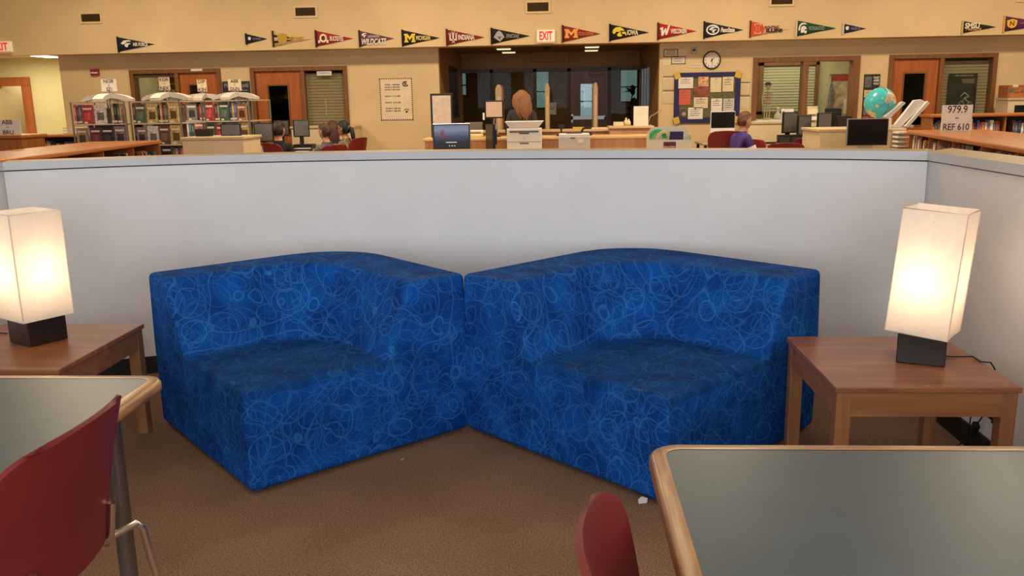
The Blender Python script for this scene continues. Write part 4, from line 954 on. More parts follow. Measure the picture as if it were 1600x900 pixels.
# bulletin board
t, w, h = wall_thing('bulletin_board', 'bulletin board with navy border and yellow corner clips', 'bulletin board', 1053, 113, 1156, 192, YW - .006)
BX, BZ = t.location.x, t.location.z
def bp_(px, py): q = at_y(px, py, YW); return q.x - BX, q.z - BZ
MB().box(-w / 2, w / 2, -.02, 0, 0, h).build('backing', mat('speckled_green_paper', (70, 70, 44), .8, col2=(104, 100, 66), var=.2, vs=60), t)
M_navy = mat('navy_border_paper', (44, 42, 84), .8, var=.05)
bd = .09
for x0, x1, z0, z1 in ((-w / 2, w / 2, 0, bd), (-w / 2, w / 2, h - bd, h), (-w / 2, -w / 2 + bd, bd, h - bd), (w / 2 - bd, w / 2, bd, h - bd)): MB().box(x0, x1, -.026, -.015, z0, z1).build('border_strip', M_navy, t)
for sx in (-1, 1):
    for sz in (0, 1):
        cx, czz = sx * (w / 2 - .045), sz * (h - .09) + .045
        MB().obox((cx, -.03, czz), .05, .006, .055, Euler((0, .3 * sx, 0)).to_matrix()).build('corner_clip', mat('yellow_clip', (206, 172, 60), .6), t, bevel=.004)
PAP = [(1060, 121, 1083, 138, M_paper, 3, 'white sheet at the top corner of the bulletin board'), (1091, 120, 1107, 135, mat('calendar_photo', (200, 150, 110), .7, var=.3, vs=20), 0, 'photo card pinned above the red landscape picture'),
       (1084, 135, 1108, 151, mat('red_landscape', (132, 72, 52), .7, var=.3, vs=9), 0, 'red landscape picture pinned on the bulletin board'), (1061, 140, 1079, 164, mat('coral_sheet', (206, 96, 72), .8, var=.04), 3, 'coral red sheet pinned on the bulletin board'),
       (1084, 152, 1106, 169, M_paper2, 3, 'cream calendar page under the landscape picture'), (1075, 168, 1098, 186, M_paper, 4, 'white sheet at the bottom of the bulletin board'), (1110, 121, 1127, 144, M_paper2, 0, 'blank cream sheet of the upper pair on the bulletin board'),
       (1129, 120, 1146, 143, M_paper2, 3, 'printed cream sheet of the upper pair on the bulletin board'), (1111, 154, 1128, 174, M_paper, 3, 'printed pale sheet of the lower pair, nearer the calendar'), (1130, 154, 1147, 174, mat('grey_sheet', (196, 190, 180), .8), 4, 'grey printed sheet of the lower pair, near the border')]
for x0, y0, x1, y1, m_, ln, lb in PAP:
    t2, w2, h2 = wall_thing('pinned_sheet', lb, 'sheet', x0, y0, x1, y1, YW - .033)
    MB().box(-w2 / 2, w2 / 2, -.004, .0035, 0, h2).build('sheet', m_, t2)
    a = MB()
    for i in range(ln): a.box(-w2 * .36, w2 * (.34 - .12 * (i % 2)), -.0065, -.004, h2 * (.78 - .16 * i), h2 * (.78 - .16 * i) + h2 * .04)
    if ln: a.build('print', M_greyink, t2, fix=False)
    MB().cyl((0, -.014, h2 - .02), (0, -.003, h2 - .02), .009, seg=8).build('push_pin', mat('pin_red', (170, 50, 40), .4), t2)
t2, w2, h2 = wall_thing('round_sticker', 'round brown badge pinned at the bottom corner of the board', 'badge', 1061, 171, 1074, 185, YW - .03)
MB().cyl((0, 0, h2 / 2), (0, -.008, h2 / 2), w2 / 2, seg=20).build('disc', mat('brown_badge', (82, 58, 48), .6, var=.2, vs=20), t2); MB().cyl((.01, -.006, h2 / 2), (.01, -.011, h2 / 2), w2 / 4, seg=16).build('emblem', mat('badge_light', (170, 150, 130), .6), t2)
# clear wall pockets
M_pocket = glass('clear_plastic_pocket', (250, 248, 244), .86, .2)
for x0, y0, x1, y1, lb in ((1036, 119, 1053, 140, 'upper clear wall pocket between the entrance bay and the board'), (1035, 141, 1053, 162, 'lower shiny wall pocket between the entrance bay and the board'), (1156, 128, 1171, 148, 'upper clear wall pocket between the board and the interior window'), (1156, 149, 1171, 170, 'lower clear wall pocket between the board and the interior window')):
    t2, w2, h2 = wall_thing('wall_pocket', lb, 'wall pocket', x0, y0, x1, y1)
    MB().box(-w2 / 2, w2 / 2, -.008, 0, 0, h2).build('paper_insert', M_paper2, t2); MB().add([(-w2 / 2, -.02, 0), (w2 / 2, -.02, 0), (w2 / 2, -.05, h2 * .8), (-w2 / 2, -.05, h2 * .8)], [(0, 1, 2, 3)]).build('clear_front', M_pocket, t2)
    MB().box(-w2 / 2, w2 / 2, -.02, 0, h2 - .012, h2).build('top_edge', mat('pocket_edge', (120, 98, 70), .5), t2)
# poster by the right door
t, w, h = wall_thing('collage_poster', 'dark photo collage poster reading WHAT ARE YOU by the globe', 'poster', 1348, 116, 1373, 188)
MB().box(-w / 2, w / 2, -.008, 0, 0, h).build('sheet', mat('collage_black', (40, 36, 34), .6, var=.2, vs=16), t)
a = MB()
for s, z_ in (('WHAT', .92), ('ARE', .86), ('YOU', .79)): text(a, s, w * .08, w * .44, h * (z_ - .02), h * (z_ + .03), -.0105, 0, .03)
a.build('lettering', M_paper, t, fix=False)
for i, (x0, x1, z0, z1, c_) in enumerate(((-.44, -.02, .72, .95, (92, 92, 92)), (-.44, .08, .5, .66, (196, 174, 120)), (.12, .46, .5, .66, (150, 84, 50)), (-.44, .08, .3, .47, (92, 104, 84)), (.12, .46, .3, .47, (120, 96, 80)), (-.44, .46, .02, .1, (150, 60, 50)), (-.44, .46, .12, .27, (96, 92, 88)))):
    MB().box(w * x0, w * x1, -.011, -.007, h * z0, h * z1).build('photo', mat('collage_%d' % i, c_, .6, var=.3, vs=22), t)
# poster behind the right sidelight
t, w, h = wall_thing('movie_poster', 'dim dark poster hung behind the sidelight glass of the right door', 'poster', 1480, 115, 1525, 176, YW + .1)
MB().box(-w / 2, w / 2, -.006, 0, 0, h).build('sheet', mat('night_poster', (44, 40, 30), .6, var=.3, vs=5), t)
a = MB(); text(a, 'THE ADVENTURE', -w * .3, w * .34, h * .93, h * .97, -.009, 0, .02)
for i in range(3): a.box(w * (-.05 + .03 * i), w * .4, -.009, -.007, h * (.84 - .04 * i), h * (.855 - .04 * i))
for P in ring(w * .02, h * .24, w * .09, w * .09, w * .02) + ring(w * .3, h * .22, w * .09, w * .09, w * .02): poly_add(a, P, -.009, 0)
for x0, z0, x1, z1 in ((.02, .24, .1, .36), (.1, .36, .3, .22), (.1, .36, .26, .4), (-.04, .4, .1, .5), (.1, .5, .26, .4)): poly_add(a, [(w * x0, h * z0), (w * x1, h * z1), (w * x1, h * z1 + .02), (w * x0, h * z0 + .02)], -.009, 0)
a.build('print', mat('poster_pale_print', (170, 160, 140), .7), t, fix=False)
# inside the workroom: map, flag, skeleton model
YM = 16.45
t, w, h = wall_thing('wall_map', 'hanging wall map with a red top band in the workroom', 'map', 1297, 117, 1336, 182, YM)
MB().box(-w / 2, w / 2, -.02, 0, 0, h).build('sheet', mat('map_print', (150, 140, 100), .7, col2=(196, 172, 140), var=.25, vs=7), t); MB().box(-w / 2, w / 2, -.03, -.015, h * .86, h * 1.0).build('top_band', mat('map_red', (176, 60, 56), .7), t); MB().box(w * .05, w * .28, -.035, -.02, h * .06, h * .42).build('white_panel', M_paper, t)
MB().cyl((-w / 2 - .03, -.02, h), (w / 2, -.02, h), .014, seg=8).build('roller', M_frame, t)
t, w, h = wall_thing('patterned_banner', 'navy patterned banner hanging beside the wall map', 'banner', 1290, 131, 1302, 170, YM - .1)
mb = MB()
for i in range(6): mb.add([(-w * .5 + w * i / 6 + (.02 if 1 else 0), .02 * (i % 2), 0), (-w * .5 + w * (i + 1) / 6, .02 * ((i + 1) % 2), 0), (w * .05 + w * .4 * (i + 1) / 6, .02 * ((i + 1) % 2), h), (w * .05 + w * .4 * i / 6, .02 * (i % 2), h)], [(0, 1, 2, 3)])
o = mb.build('cloth', mat('navy_pattern', (44, 52, 84), .8, col2=(150, 150, 160), var=.1, vs=30), t, fix=False); md = o.modifiers.new('thickness', 'SOLIDIFY'); md.thickness = .004
MB().cyl((w * .25, .02, h - .02), (w * .25, .02, h + .14), .01, seg=8).build('pole', M_frame, t)
b0 = at_y(1198, 187, 15.2); zs = 1.125
t = thing('skeleton_model', 'small anatomy skeleton model wearing a dark cap on the workroom sill', 'skeleton model', (b0.x, 15.2, zs)); M_bone = mat('bone_plastic', (206, 184, 140), .6, var=.05)
hgt = at_y(1198, 128, 15.2).z - zs; k_ = hgt / .7
def sk(p): return tuple(v * k_ for v in p)
MB().lathe([(.09, 0), (.09, .012), (.02, .02)], (0, 0, 0), 16).build('stand_base', M_bone, t); 
mb = MB(); mb.tube([sk((0, .02, .02)), sk((0, .02, .32)), sk((0, .03, .5)), sk((0, .01, .57))], .009, 8).build('spine', M_bone, t)
mb = MB()
for i in range(6):
    z = .37 + .026 * i; r_ = .055 + .008 * math.sin(i * .6); mb.tube([sk((r_ * math.cos(q), -.01 + r_ * .7 * math.sin(q), z)) for q in [j * math.pi / 5 for j in range(10)]], .005, 6, closed=True)
mb.build('rib_cage', mat('red_torso', (168, 70, 52), .6), t)
MB().lathe([(.006, 0), (.03, .01), (.042, .035), (.046, .06), (.04, .085), (.02, .1)], sk((0, 0, .565)), 14).build('skull', M_bone, t)
MB().lathe([(.075, 0), (.07, .008), (.046, .01), (.044, .035), (.02, .045)], sk((0, 0, .645)), 14).build('cap', mat('dark_cap', (44, 38, 34), .8), t)
MB().lathe([(.03, 0), (.06, .02), (.055, .045), (.02, .055)], sk((0, .02, .29)), 12).build('pelvis', M_bone, t)
for s_ in (-1, 1):
    MB().tube([sk((s_ * .075, .01, .53)), sk((s_ * .1, .02, .42)), sk((s_ * .105, -.03, .3)), sk((s_ * .1, -.04, .25))], .008, 6).build('arm', M_bone, t)
    MB().tube([sk((s_ * .04, .02, .3)), sk((s_ * .045, .0, .17)), sk((s_ * .045, .02, .03)), sk((s_ * .045, -.03, .018))], .009, 6).build('leg', M_bone, t)
# ------------------------------------------------------------------ books
BOOKC = {'navy': (42, 44, 66), 'black': (34, 31, 32), 'maroon': (92, 38, 42), 'red': (142, 48, 46), 'grey': (112, 108, 108), 'white': (196, 186, 174), 'tan': (150, 122, 90), 'green': (62, 80, 62), 'teal': (66, 92, 100),
         'blue': (64, 80, 118), 'mauve': (118, 92, 100), 'orange': (158, 98, 58), 'yellow': (164, 140, 84), 'brown': (82, 60, 48), 'pink': (166, 98, 100)}
BMESH = {}
def book_mesh(c, face):
    """unit book: x width of spine or cover, y depth, z height; front is -y"""
    k = (c, face)
    if k in BMESH: return BMESH[k]
    col = BOOKC[c]; cov = mat('cover_' + c, col, .45, var=.22 if face else .06, vs=9 if face else 4, col2=[min(255, v * 1.15 + 14) for v in col]); pg = mat('book_pages', (214, 202, 178), .8, var=.05, vs=30)
    lab = mat('spine_label', (226, 220, 210), .7)
    mb = MB()
    if face:
        mb.box(-.5, .5, -.5, -.42, 0, 1, 0).box(-.5, .5, .42, .5, 0, 1, 0).box(-.5, -.46, -.42, .42, 0, 1, 0).box(-.46, .47, -.42, .42, .015, .985, 1)
        dk = mat('cover_art_' + c, [v * 1.25 + 22 if sum(col) < 260 else v * .55 for v in col], .5, var=.2, vs=6)
        mb.box(-.4, .4, -.52, -.5, .74, .84, 2).box(-.28, .3, -.52, -.5, .2, .6, 3).box(-.34, -.06, -.53, -.5, .03, .12, 2)
        ms = [cov, pg, lab, dk]
    else:
        mb.box(-.5, .5, -.5, -.46, 0, 1, 0).box(-.5, -.4, -.46, .5, 0, 1, 0).box(.4, .5, -.46, .5, 0, 1, 0).box(-.4, .4, -.46, .48, .012, .988, 1)
        mb.box(-.44, .44, -.51, -.5, .06, .16, 2).box(-.3, .3, -.506, -.5, .45, .82, 3)
        dk = mat('spine_title_' + c, [min(255, v + 70) for v in col], .5)
        ms = [cov, pg, lab, dk]
    o = mb.build('book', ms); me = o.data; bpy.data.objects.remove(o); BMESH[k] = me
    return me
def book(c, face, loc, rz, size, where, tilt=0.0):
    o = bpy.data.objects.new('book', book_mesh(c, face)); COL.objects.link(o)
    o.location = loc; o.rotation_euler = (0, tilt, rz); o.scale = size
    lb = ('%s face-out book' if face else '%s book, spine out,') % c + ' ' + where
    return tag(o, lb, 'book', lb)
rb = random.Random(11)
USED = set()
def book_row(x0, x1, y_front, z, ang, origin, where, face_p=.3, hmin=.19, hmax=.25, colours=None, dens=.93, face_w=.155):
    """row of books along local x, spines at local y_front facing -y; origin=(x,y), ang = rotation"""
    x = x0; cs = colours or list(BOOKC); row = []
    while x < x1 - .02:
        if rb.random() > dens: x += rb.uniform(.02, .06); continue
        face = rb.random() < face_p and x + face_w < x1
        c = rb.choice([q for q in cs if not row or q != row[-1][0]]); h = rb.uniform(hmin, hmax)
        if face: w, d = face_w * rb.uniform(.9, 1.05), .028
        else: w, d = rb.uniform(.02, .046), rb.uniform(.13, .165)
        if x + w > x1: break
        row.append((c, face, x + w / 2, y_front + d / 2 + rb.uniform(0, .01), w, d, h))
        x += w + rb.uniform(.001, .004) + (.012 if face else 0)
    ca, sa = math.cos(ang), math.sin(ang)
    for i, (c, face, lx, ly, w, d, h) in enumerate(row):
        nb = [row[k][0] for k in (i - 1, i + 1) if 0 <= k < len(row)]
        nbs = '' if not nb else (' between %s and %s ones' % tuple(nb) if len(nb) == 2 and nb[0] != nb[1] else (' between two %s ones' % nb[0] if len(nb) == 2 else ' ending the row by %s' % nb[0]))
        o = bpy.data.objects.new('book', book_mesh(c, face)); COL.objects.link(o)
        o.location = (origin[0] + lx * ca - ly * sa, origin[1] + lx * sa + ly * ca, z); o.rotation_euler = (0, 0, ang); o.scale = (w, d, h)
        tall = (h - hmin) / (hmax - hmin); lb_ = '%s %s%s %s' % (c, 'face-out book' if face else 'book', nbs, where)
        if lb_ in USED: lb_ = ('taller ' if tall > .5 else 'shorter ') + lb_
        USED.add(lb_); tag(o, lb_, 'book', 'books ' + where)

# ------------------------------------------------------------------ book carousels
M_cshelf = mat('pale_metal_shelf', (196, 182, 160), .4, .25, var=.03); M_canopy = mat('white_canopy', (206, 198, 186), .5, var=.02)
def small_sign(lb, cx, cy, z, w, h, lines, rz=0.0, post=.06, col=None):
    t = thing('shelf_sign', lb, 'sign', (cx, cy, z), rz, 'section signs on the carousels' if post else None)
    MB().box(-w / 2, w / 2, -.004, .004, post, post + h).build('card', col or M_paper, t)
    if post: MB().box(-.012, .012, -.01, .01, 0, post + .02).box(-.05, .05, -.03, .03, 0, .008).build('stand', M_alu, t)
    k = len(lines)
    for i, s in enumerate(lines):
        a = MB(); zc = post + h * (1 - (i + .5) / k)
        if len(s) == 1: a.box(-w * .05, w * .05, -.007, -.005, zc - h * .015, zc + h * .015)
        else: text(a, s, -w * .43, w * .43, zc - h * .145, zc + h * .145, -.006, 0, .012, keep=True)
        a.build('lettering', mat('plum_lettering', (74, 48, 66), .8), t, fix=False)
    return t
SH = [.13, .42, .71, 1.0, 1.29]; TOPZ = 1.585; HW = .36
def carousel(code, px, Y, rz, tiers):
    p = at_y(px, 160, Y); lbl = '-'.join(code)
    t = thing('book_carousel', 'metal book carousel with arched top, marked %s' % lbl, 'book carousel', (p.x, Y, 0), rz, 'book carousels')
    MB().lathe([(.3, 0), (.3, .03), (.05, .06), (.03, .08)], seg=24).build('base', M_cshelf, t)
    MB().cyl((0, 0, .06), (0, 0, 1.66), .028, seg=14).build('post', M_alu, t)
    for z in SH: MB().box(-HW, HW, -HW, HW, z - .018, z).build('shelf', M_cshelf, t, bevel=.004)
    MB().box(-HW, HW, -HW, -HW + .02, TOPZ - .014, TOPZ).box(-HW, HW, HW - .02, HW, TOPZ - .014, TOPZ).box(-HW, -HW + .02, -HW, HW, TOPZ - .014, TOPZ).box(HW - .02, HW, -HW, HW, TOPZ - .014, TOPZ).build('top_rail', M_cshelf, t)
    for sx in (-1, 1):
        for sy in (-1, 1): MB().box(sx * HW - .009, sx * HW + .009, sy * HW - .009, sy * HW + .009, .05, TOPZ).build('corner_rod', M_alu, t)
    MB().box(-.16, .16, -.16, .16, .1, 1.5).build('core_panel', mat('carousel_core', (96, 84, 76), .6), t)
    for i in range(4):
        a = math.pi / 2 * i; ca, sa = math.cos(a), math.sin(a)
        A = [(.02, 1.64, 1.7), (.14, 1.625, 1.692), (.26, 1.605, 1.665), (.34, 1.59, 1.625)]
        mb = MB(); w_ = .07
        for j in range(3):
            (r0, b0_, t0_), (r1_, b1_, t1_) = A[j], A[j + 1]
            vs = []
            for r_, zb, zt in ((r0, b0_, t0_), (r1_, b1_, t1_)):
                for s_, zz in ((-1, zb), (1, zb), (1, zt), (-1, zt)): vs.append((r_ * ca - s_ * w_ * sa, r_ * sa + s_ * w_ * ca, zz))
            mb.add(vs, [(0, 1, 5, 4), (1, 2, 6, 5), (2, 3, 7, 6), (3, 0, 4, 7)] + ([(0, 3, 2, 1)] if j == 0 else []) + ([(4, 5, 6, 7)] if j == 2 else []))
        mb.build('canopy_arm', M_canopy, t)
        MB().tube([(.3 * ca, .3 * sa, TOPZ), (.3 * ca, .3 * sa, 1.62)], .008, 6).build('stay', M_black, t)
    for z, nm in tiers:
        book_row(-HW + .02, HW - .02, -HW + .015, z + .001, rz, (p.x, Y), 'on %s tier, %s carousel' % (nm, lbl), .45, .235, .272, None, .985)
        ca, sa = math.cos(rz + math.pi / 2), math.sin(rz + math.pi / 2)
    return p
UT = [(1.29, 'top'), (1.0, 'second')]
p = carousel(('NOE', 'STI'), 170, 12.05, math.radians(4), UT); small_sign('white NOE - STI sign standing on a book carousel', p.x + .03, 12.05, 1.70, .215, .165, ('NOE', '-', 'STI'), .06, .03)
p = carousel(('KOR', 'NIX'), 262, 12.05, math.radians(-4), UT + [(.71, 'third')]); small_sign('cream KOR - NIX sign on a carousel before the bookroom door', p.x - .02, 12.05, 1.70, .145, .175, ('KOR', '-', 'NIX'), .1, .03, M_paper2)
p = carousel(('DIP', 'KIN'), 318, 13.7, math.radians(8), UT); small_sign('cream DIP - KIN sign on a carousel before the orange door', p.x, 13.7, 1.70, .145, .185, ('DIP', '-', 'KIN'), .15, .03, M_paper2)
p = carousel(('ABB', 'DUN'), 369, 12.86, math.radians(-6), UT); small_sign('cream ABB - DUN sign on a carousel before the dark poster', p.x, 12.86, 1.70, .2, .165, ('ABB', '-', 'DUN'), -.06, .02, M_paper2)

# ------------------------------------------------------------------ low bookcases
def bookcase(lb, origin, rz, length, depth, h, shelves, top_over=.03, both=False):
    """origin = left front floor corner, local x along the front, front faces -y"""
    t = thing('low_bookcase', lb, 'bookcase', (origin[0], origin[1], 0), rz)
    MB().box(-top_over, length + top_over, -top_over, depth + top_over, h - .045, h).build('top_board', M_case, t, bevel=.014, seg=3)
    for x in (0, length - .025): MB().box(x, x + .025, 0, depth, 0, h - .045).build('end_panel', M_caseE, t)
    k = max(1, round(length / .95))
    for i in range(1, k): MB().box(length * i / k - .011, length * i / k + .011, .004, depth - .004, .08, h - .046).build('divider', M_caseE, t)
    MB().box(.026, length - .026, depth * .5 - .006 if both else depth - .012, depth * .5 + .006 if both else depth, .08, h - .046).build('back_panel', mat('dark_case_back', (70, 44, 26), .7), t)
    for z in shelves: MB().box(.026, length - .026, .008, depth - .014, z - .02, z).build('shelf', M_case, t)
    MB().box(.026, length - .026, .03, depth - .03, 0, .08).build('plinth', M_caseE, t)
    return t
def case_books(origin, rz, x0, x1, z, where, **kw): book_row(x0, x1, .035, z + .001, rz, origin, where, **kw)
# right: reference bookcase, runs towards the camera, open side faces the reading nook
A_, B_ = at_z(1417, 203.5, 1.07), at_z(1600, 232, 1.07)
rzr = math.atan2(B_.y - A_.y, B_.x - A_.x); Lr = (B_ - A_).length + .7
n_ = Vector((-math.sin(rzr), math.cos(rzr), 0))
oR = A_ + n_ * .03
bookcase('long honey wood bookcase carrying the 979.9 sign', oR, rzr, Lr, .84, 1.07, (.38, .72), both=True)
for i in range(5):
    case_books(oR, rzr, .04 + Lr * i / 5, Lr * (i + 1) / 5 - .04, .72, 'in the bookcase under the 979.9 sign', face_p=.04, hmin=.2, hmax=.29, dens=.96)
sg0 = at_y(1505, 207, 9.8); sp = at_z(1493, 205, 1.07)
t = small_sign('white 979.9 - REF 610 sign standing on the honey wood bookcase', sp.x, sp.y, 1.071, .34, .255, ('979.9', '-', 'REF 610'), -.03, 0)
sgw = at_y(1514, 166, sp.y).x - at_y(1467, 166, sp.y).x; sgh = at_y(1490, 164, sp.y).z - 1.071
for ch in t.children: ch.scale = (sgw / .34, 1, sgh / .255)
# right: second bookcase behind it, facing the hall
X0_, X1_ = at_y(1456, 180, 12.9).x, at_y(1690, 180, 12.9).x; ztop = at_y(1540, 177.5, 12.9).z
o2 = (X0_, 12.9); bookcase('honey wood bookcase behind the one with the 979.9 sign', o2, 0, X1_ - X0_, .35, ztop, (.35, .64, ztop - .34))
k_ = round((X1_ - X0_) / .95)
for i in range(k_): case_books(o2, 0, .04 + (X1_ - X0_) * i / k_, (X1_ - X0_) * (i + 1) / k_ - .04, ztop - .34, 'in the bookcase behind the 979.9 sign', face_p=.03, hmin=.19, hmax=.27, dens=.9)
tag(MB().box(-.05, .05, -.03, .03, 0, .1).box(-.04, .04, -.033, -.03, .02, .08, 1).build('card_holder', [M_paper2, M_greyink], loc=(at_y(1487, 160, 13.0).x, 13.05, ztop + .001)), 'small cream card standing behind the 979.9 sign', 'card')
# left: long bookcase towards the camera, open side faces the nook
A_, B_ = at_z(0, 250, 1.07), at_z(253, 219, 1.07)
dv = (B_ - A_).normalized(); st_ = A_ - dv * 1.3; rzl = math.atan2(dv.y, dv.x); Ll = (B_ - st_).length; n_ = Vector((-math.sin(rzl), math.cos(rzl), 0)); oL = st_ + n_ * .03
bookcase('long honey wood bookcase in front of the carousels', oL, rzl, Ll - .03, .86, 1.07, (.38, .72), both=True)
kl = max(1, round((Ll - .03) / .95))
for i in range(kl // 2, kl): case_books(oL, rzl, (Ll - .03) * i / kl + .04, (Ll - .03) * (i + 1) / kl - .04, .72, 'in the long bookcase before the carousels', face_p=.05, hmin=.17, hmax=.24, dens=.6)
# left: end of a taller bookcase with a sign
x0, x1 = at_y(-60, 220, 10.4).x, at_y(33, 220, 10.4).x; zt = at_y(15, 211, 10.4).z
bookcase('honey wood bookcase end carrying the ABB - BRU sign', (x0, 10.4), 0, x1 - x0, .5, zt, (.4, .75))
MB().box(.01, x1 - x0 - .01, -.006, .006, .02, zt - .05).build('front_panel', M_caseE, bpy.data.objects['low_bookcase.003'])
q = at_y(14, 211, 10.5); w_ = at_y(33, 200, 10.5).x - at_y(-6, 200, 10.5).x; h_ = at_y(14, 187, 10.5).z - zt
t = small_sign('white ABB - BRU sign standing on a bookcase end', q.x, 10.5, zt + .001, w_, h_, ('ABB', '-', 'BRU'), .03, 0)
# left: bookcase along the hallway
x0, x1 = at_y(34, 212, 13.4).x, at_y(128, 210, 13.4).x; zt = at_y(80, 210, 13.4).z
oH = (x0, 13.4); bookcase('honey wood bookcase before the pale hallway', oH, 0, x1 - x0, .34, zt, (.3, .56, zt - .3)); case_books(oH, 0, .05, x1 - x0 - .05, zt - .3, 'in the bookcase before the hallway', face_p=.1, hmin=.13, hmax=.2, dens=.8)
t = thing('wire_basket', 'pale wire basket on the bookcase before the hallway', 'basket', (at_y(116, 206, 13.5).x, 13.55, zt)); mb = MB(); w_ = .16
for z in (.01, .05, .09): mb.tube([(-w_, -.08, z), (w_, -.08, z), (w_, .08, z), (-w_, .08, z)], .004, 5, closed=True)
for i in range(9):
    for s_ in (-.08, .08): mb.cyl((-w_ + i * w_ / 4, s_, .003), (-w_ + i * w_ / 4, s_, .09), .003, seg=5)
mb.build('wires', M_canopy, t)
# books in the storeroom seen through the left doorway
x0, x1 = at_y(242, 150, 16.6).x, at_y(277, 150, 16.6).x; t = thing('tall_bookshelf', 'tall bookshelf inside the book room', 'bookshelf', (x0, 16.6, 0)); w_ = x1 - x0 + .3
MB().box(0, .02, 0, .3, 0, 2.1).build('side_panel', M_caseE, t); MB().box(w_ - .02, w_, 0, .3, 0, 2.1).build('side_panel', M_caseE, t); MB().box(.02, w_ - .02, .28, .3, 0, 2.1).build('back_panel', M_caseE, t)
for z in (.1, .5, .9, 1.26, 1.6, 1.94, 2.08): MB().box(.021, w_ - .021, 0, .279, z - .02, z).build('shelf', M_caseE, t)
for z, nm in ((1.6, 'upper'), (1.26, 'middle')): book_row(.03, w_ - .03, .03, z + .001, 0, (x0, 16.6), 'on the %s bookroom shelf' % nm, .0, .22, .29, ['black', 'maroon', 'white', 'red', 'brown', 'tan'])
# brochure rack at the far right
x0, x1, z0, z1 = rect(1574, 156, 1618, 196, 14.1); t = thing('cream_cabinet', 'cream cabinet under the brochure rack', 'cabinet', ((x0 + x1) / 2, 14.3, 0)); w_ = (x1 - x0) / 2
MB().box(-w_, w_, -.2, .2, 0, z1).build('body', M_cream, t, bevel=.006); MB().box(-w_ - .02, w_ + .02, -.22, .22, z1, z1 + .03).build('top', M_creamtop, t); MB().box(-w_ + .1, w_ - .02, -.206, -.2, .5, z1 - .08).build('opening', M_dark, t)
zc = z1 + .031; zr = at_y(1590, 133, 14.2).z
t = thing('brochure_rack', 'wooden brochure rack with pale leaflets on the cream cabinet', 'rack', ((x0 + x1) / 2, 14.3, zc)); h_ = zr - zc
MB().prism([(-w_, 0), (-w_ + .02, 0), (-w_ + .02, h_), (-w_, h_)], -.15, .15).build('side_panel', M_caseE, t); MB().prism([(w_ - .02, 0), (w_, 0), (w_, h_), (w_ - .02, h_)], -.15, .15).build('side_panel', M_caseE, t); MB().box(-w_ + .021, w_ - .021, .12, .15, 0, h_).build('back_panel', M_caseE, t)
for j, zz in enumerate((0, h_ * .45)): MB().add([(-w_ + .02, -.15 + .1 * j, zz), (w_ - .02, -.15 + .1 * j, zz), (w_ - .02, -.1 + .1 * j, zz + h_ * .4), (-w_ + .02, -.1 + .1 * j, zz + h_ * .4)], [(0, 1, 2, 3)]).build('pocket', M_caseE, t)
for j in range(4):
    MB().box(-w_ + .05 + .1 * j, -w_ + .13 + .1 * j, -.09 + .1 * (j % 2), -.085 + .1 * (j % 2), h_ * .3, h_ * (.75 + .3 * (j % 2))).build('leaflet', M_paper if j % 2 else mat('grey_leaflet', (120, 110, 100), .7, var=.2, vs=20), t)

# ------------------------------------------------------------------ cream counters and cabinets
def counter(lb, x0, x1, y0, y1, z, body=None, top=None, rz=0, over=.02, nm='low_counter'):
    t = thing(nm, lb, 'counter', ((x0 + x1) / 2, (y0 + y1) / 2, 0), rz); w, d = (x1 - x0) / 2, (y1 - y0) / 2
    MB().box(-w, w, -d, d, 0, z - .035).build('body', body or M_cream, t, bevel=.004); MB().box(-w - over, w + over, -d - over, d + over, z - .035, z).build('worktop', top or M_creamtop, t, bevel=.006)
    MB().box(-w + .03, w - .03, -d - .004, -d, .02, .1).build('kick_strip', M_base, t)
    return t
x0, x1 = at_y(285, 225, 10.9).x, at_y(380, 225, 10.9).x; zc = at_y(340, 214, 10.9).z
counter('cream counter in front of the carousels', x0, x1, 10.9, 12.0 - .45, zc)
LCZ, LCX = zc, x1
x0, x1 = at_y(455, 200, 14.3).x, at_y(552, 200, 14.3).x; z2 = at_y(500, 197, 14.3).z
counter('cream wall cabinet under the khaki blind', x0, x1, 14.3, 14.8, z2)
x0, x1 = at_y(1169, 200, 14.2).x, at_y(1330, 200, 14.2).x; z3 = at_y(1210, 190, 14.2).z
counter('cream cabinet under the interior window', x0, x1, 14.2, 14.78, z3); WCZ = z3
x0, x1 = at_y(1281, 215, 11.3).x, at_y(1412, 215, 11.3).x; z4 = at_y(1310, 201.5, 11.3).z
counter('cream counter carrying the globe', x0, x1, 11.3, 12.1, z4); GCZ = z4
mb = MB()
t = thing('white_tray', 'white letter trays stacked beside the honey bookcase', 'tray', (at_y(1410, 220, 11.2).x, 11.18, .0)); zz0 = at_y(1410, 229, 11.2).z
MB().box(-.1, .09, -.1, .1, 0, zz0 - .02).build('stand', M_cream, t)
for i in range(4): MB().box(-.1, .1, -.1, .1, zz0 + i * .055, zz0 + i * .055 + .02).build('tray', M_white, t)

# ------------------------------------------------------------------ staff desk
x0, x1 = at_y(664, 225, 12.3).x, at_y(1020, 225, 12.3).x
counter('long maple front of the staff circulation desk', x0, x1, 12.3, 12.85, 1.0, M_desk, M_desktop, over=.03, nm='circulation_desk')
x0b, x1b = at_y(700, 210, 13.7).x, at_y(958, 210, 13.7).x; zb = at_y(850, 203, 13.7).z
counter('maple rear counter of the staff desk by the entrance', x0b, x1b, 13.7, 14.1, zb, M_desk, M_desktop, over=.03, nm='circulation_desk')
xa, xb, za, zbb = rect(953, 197, 1020, 212, 13.2)
counter('raised maple end of the staff desk', xa, xb, 13.2, 13.6, zbb, M_desk, M_desktop, over=.02, nm='circulation_desk')
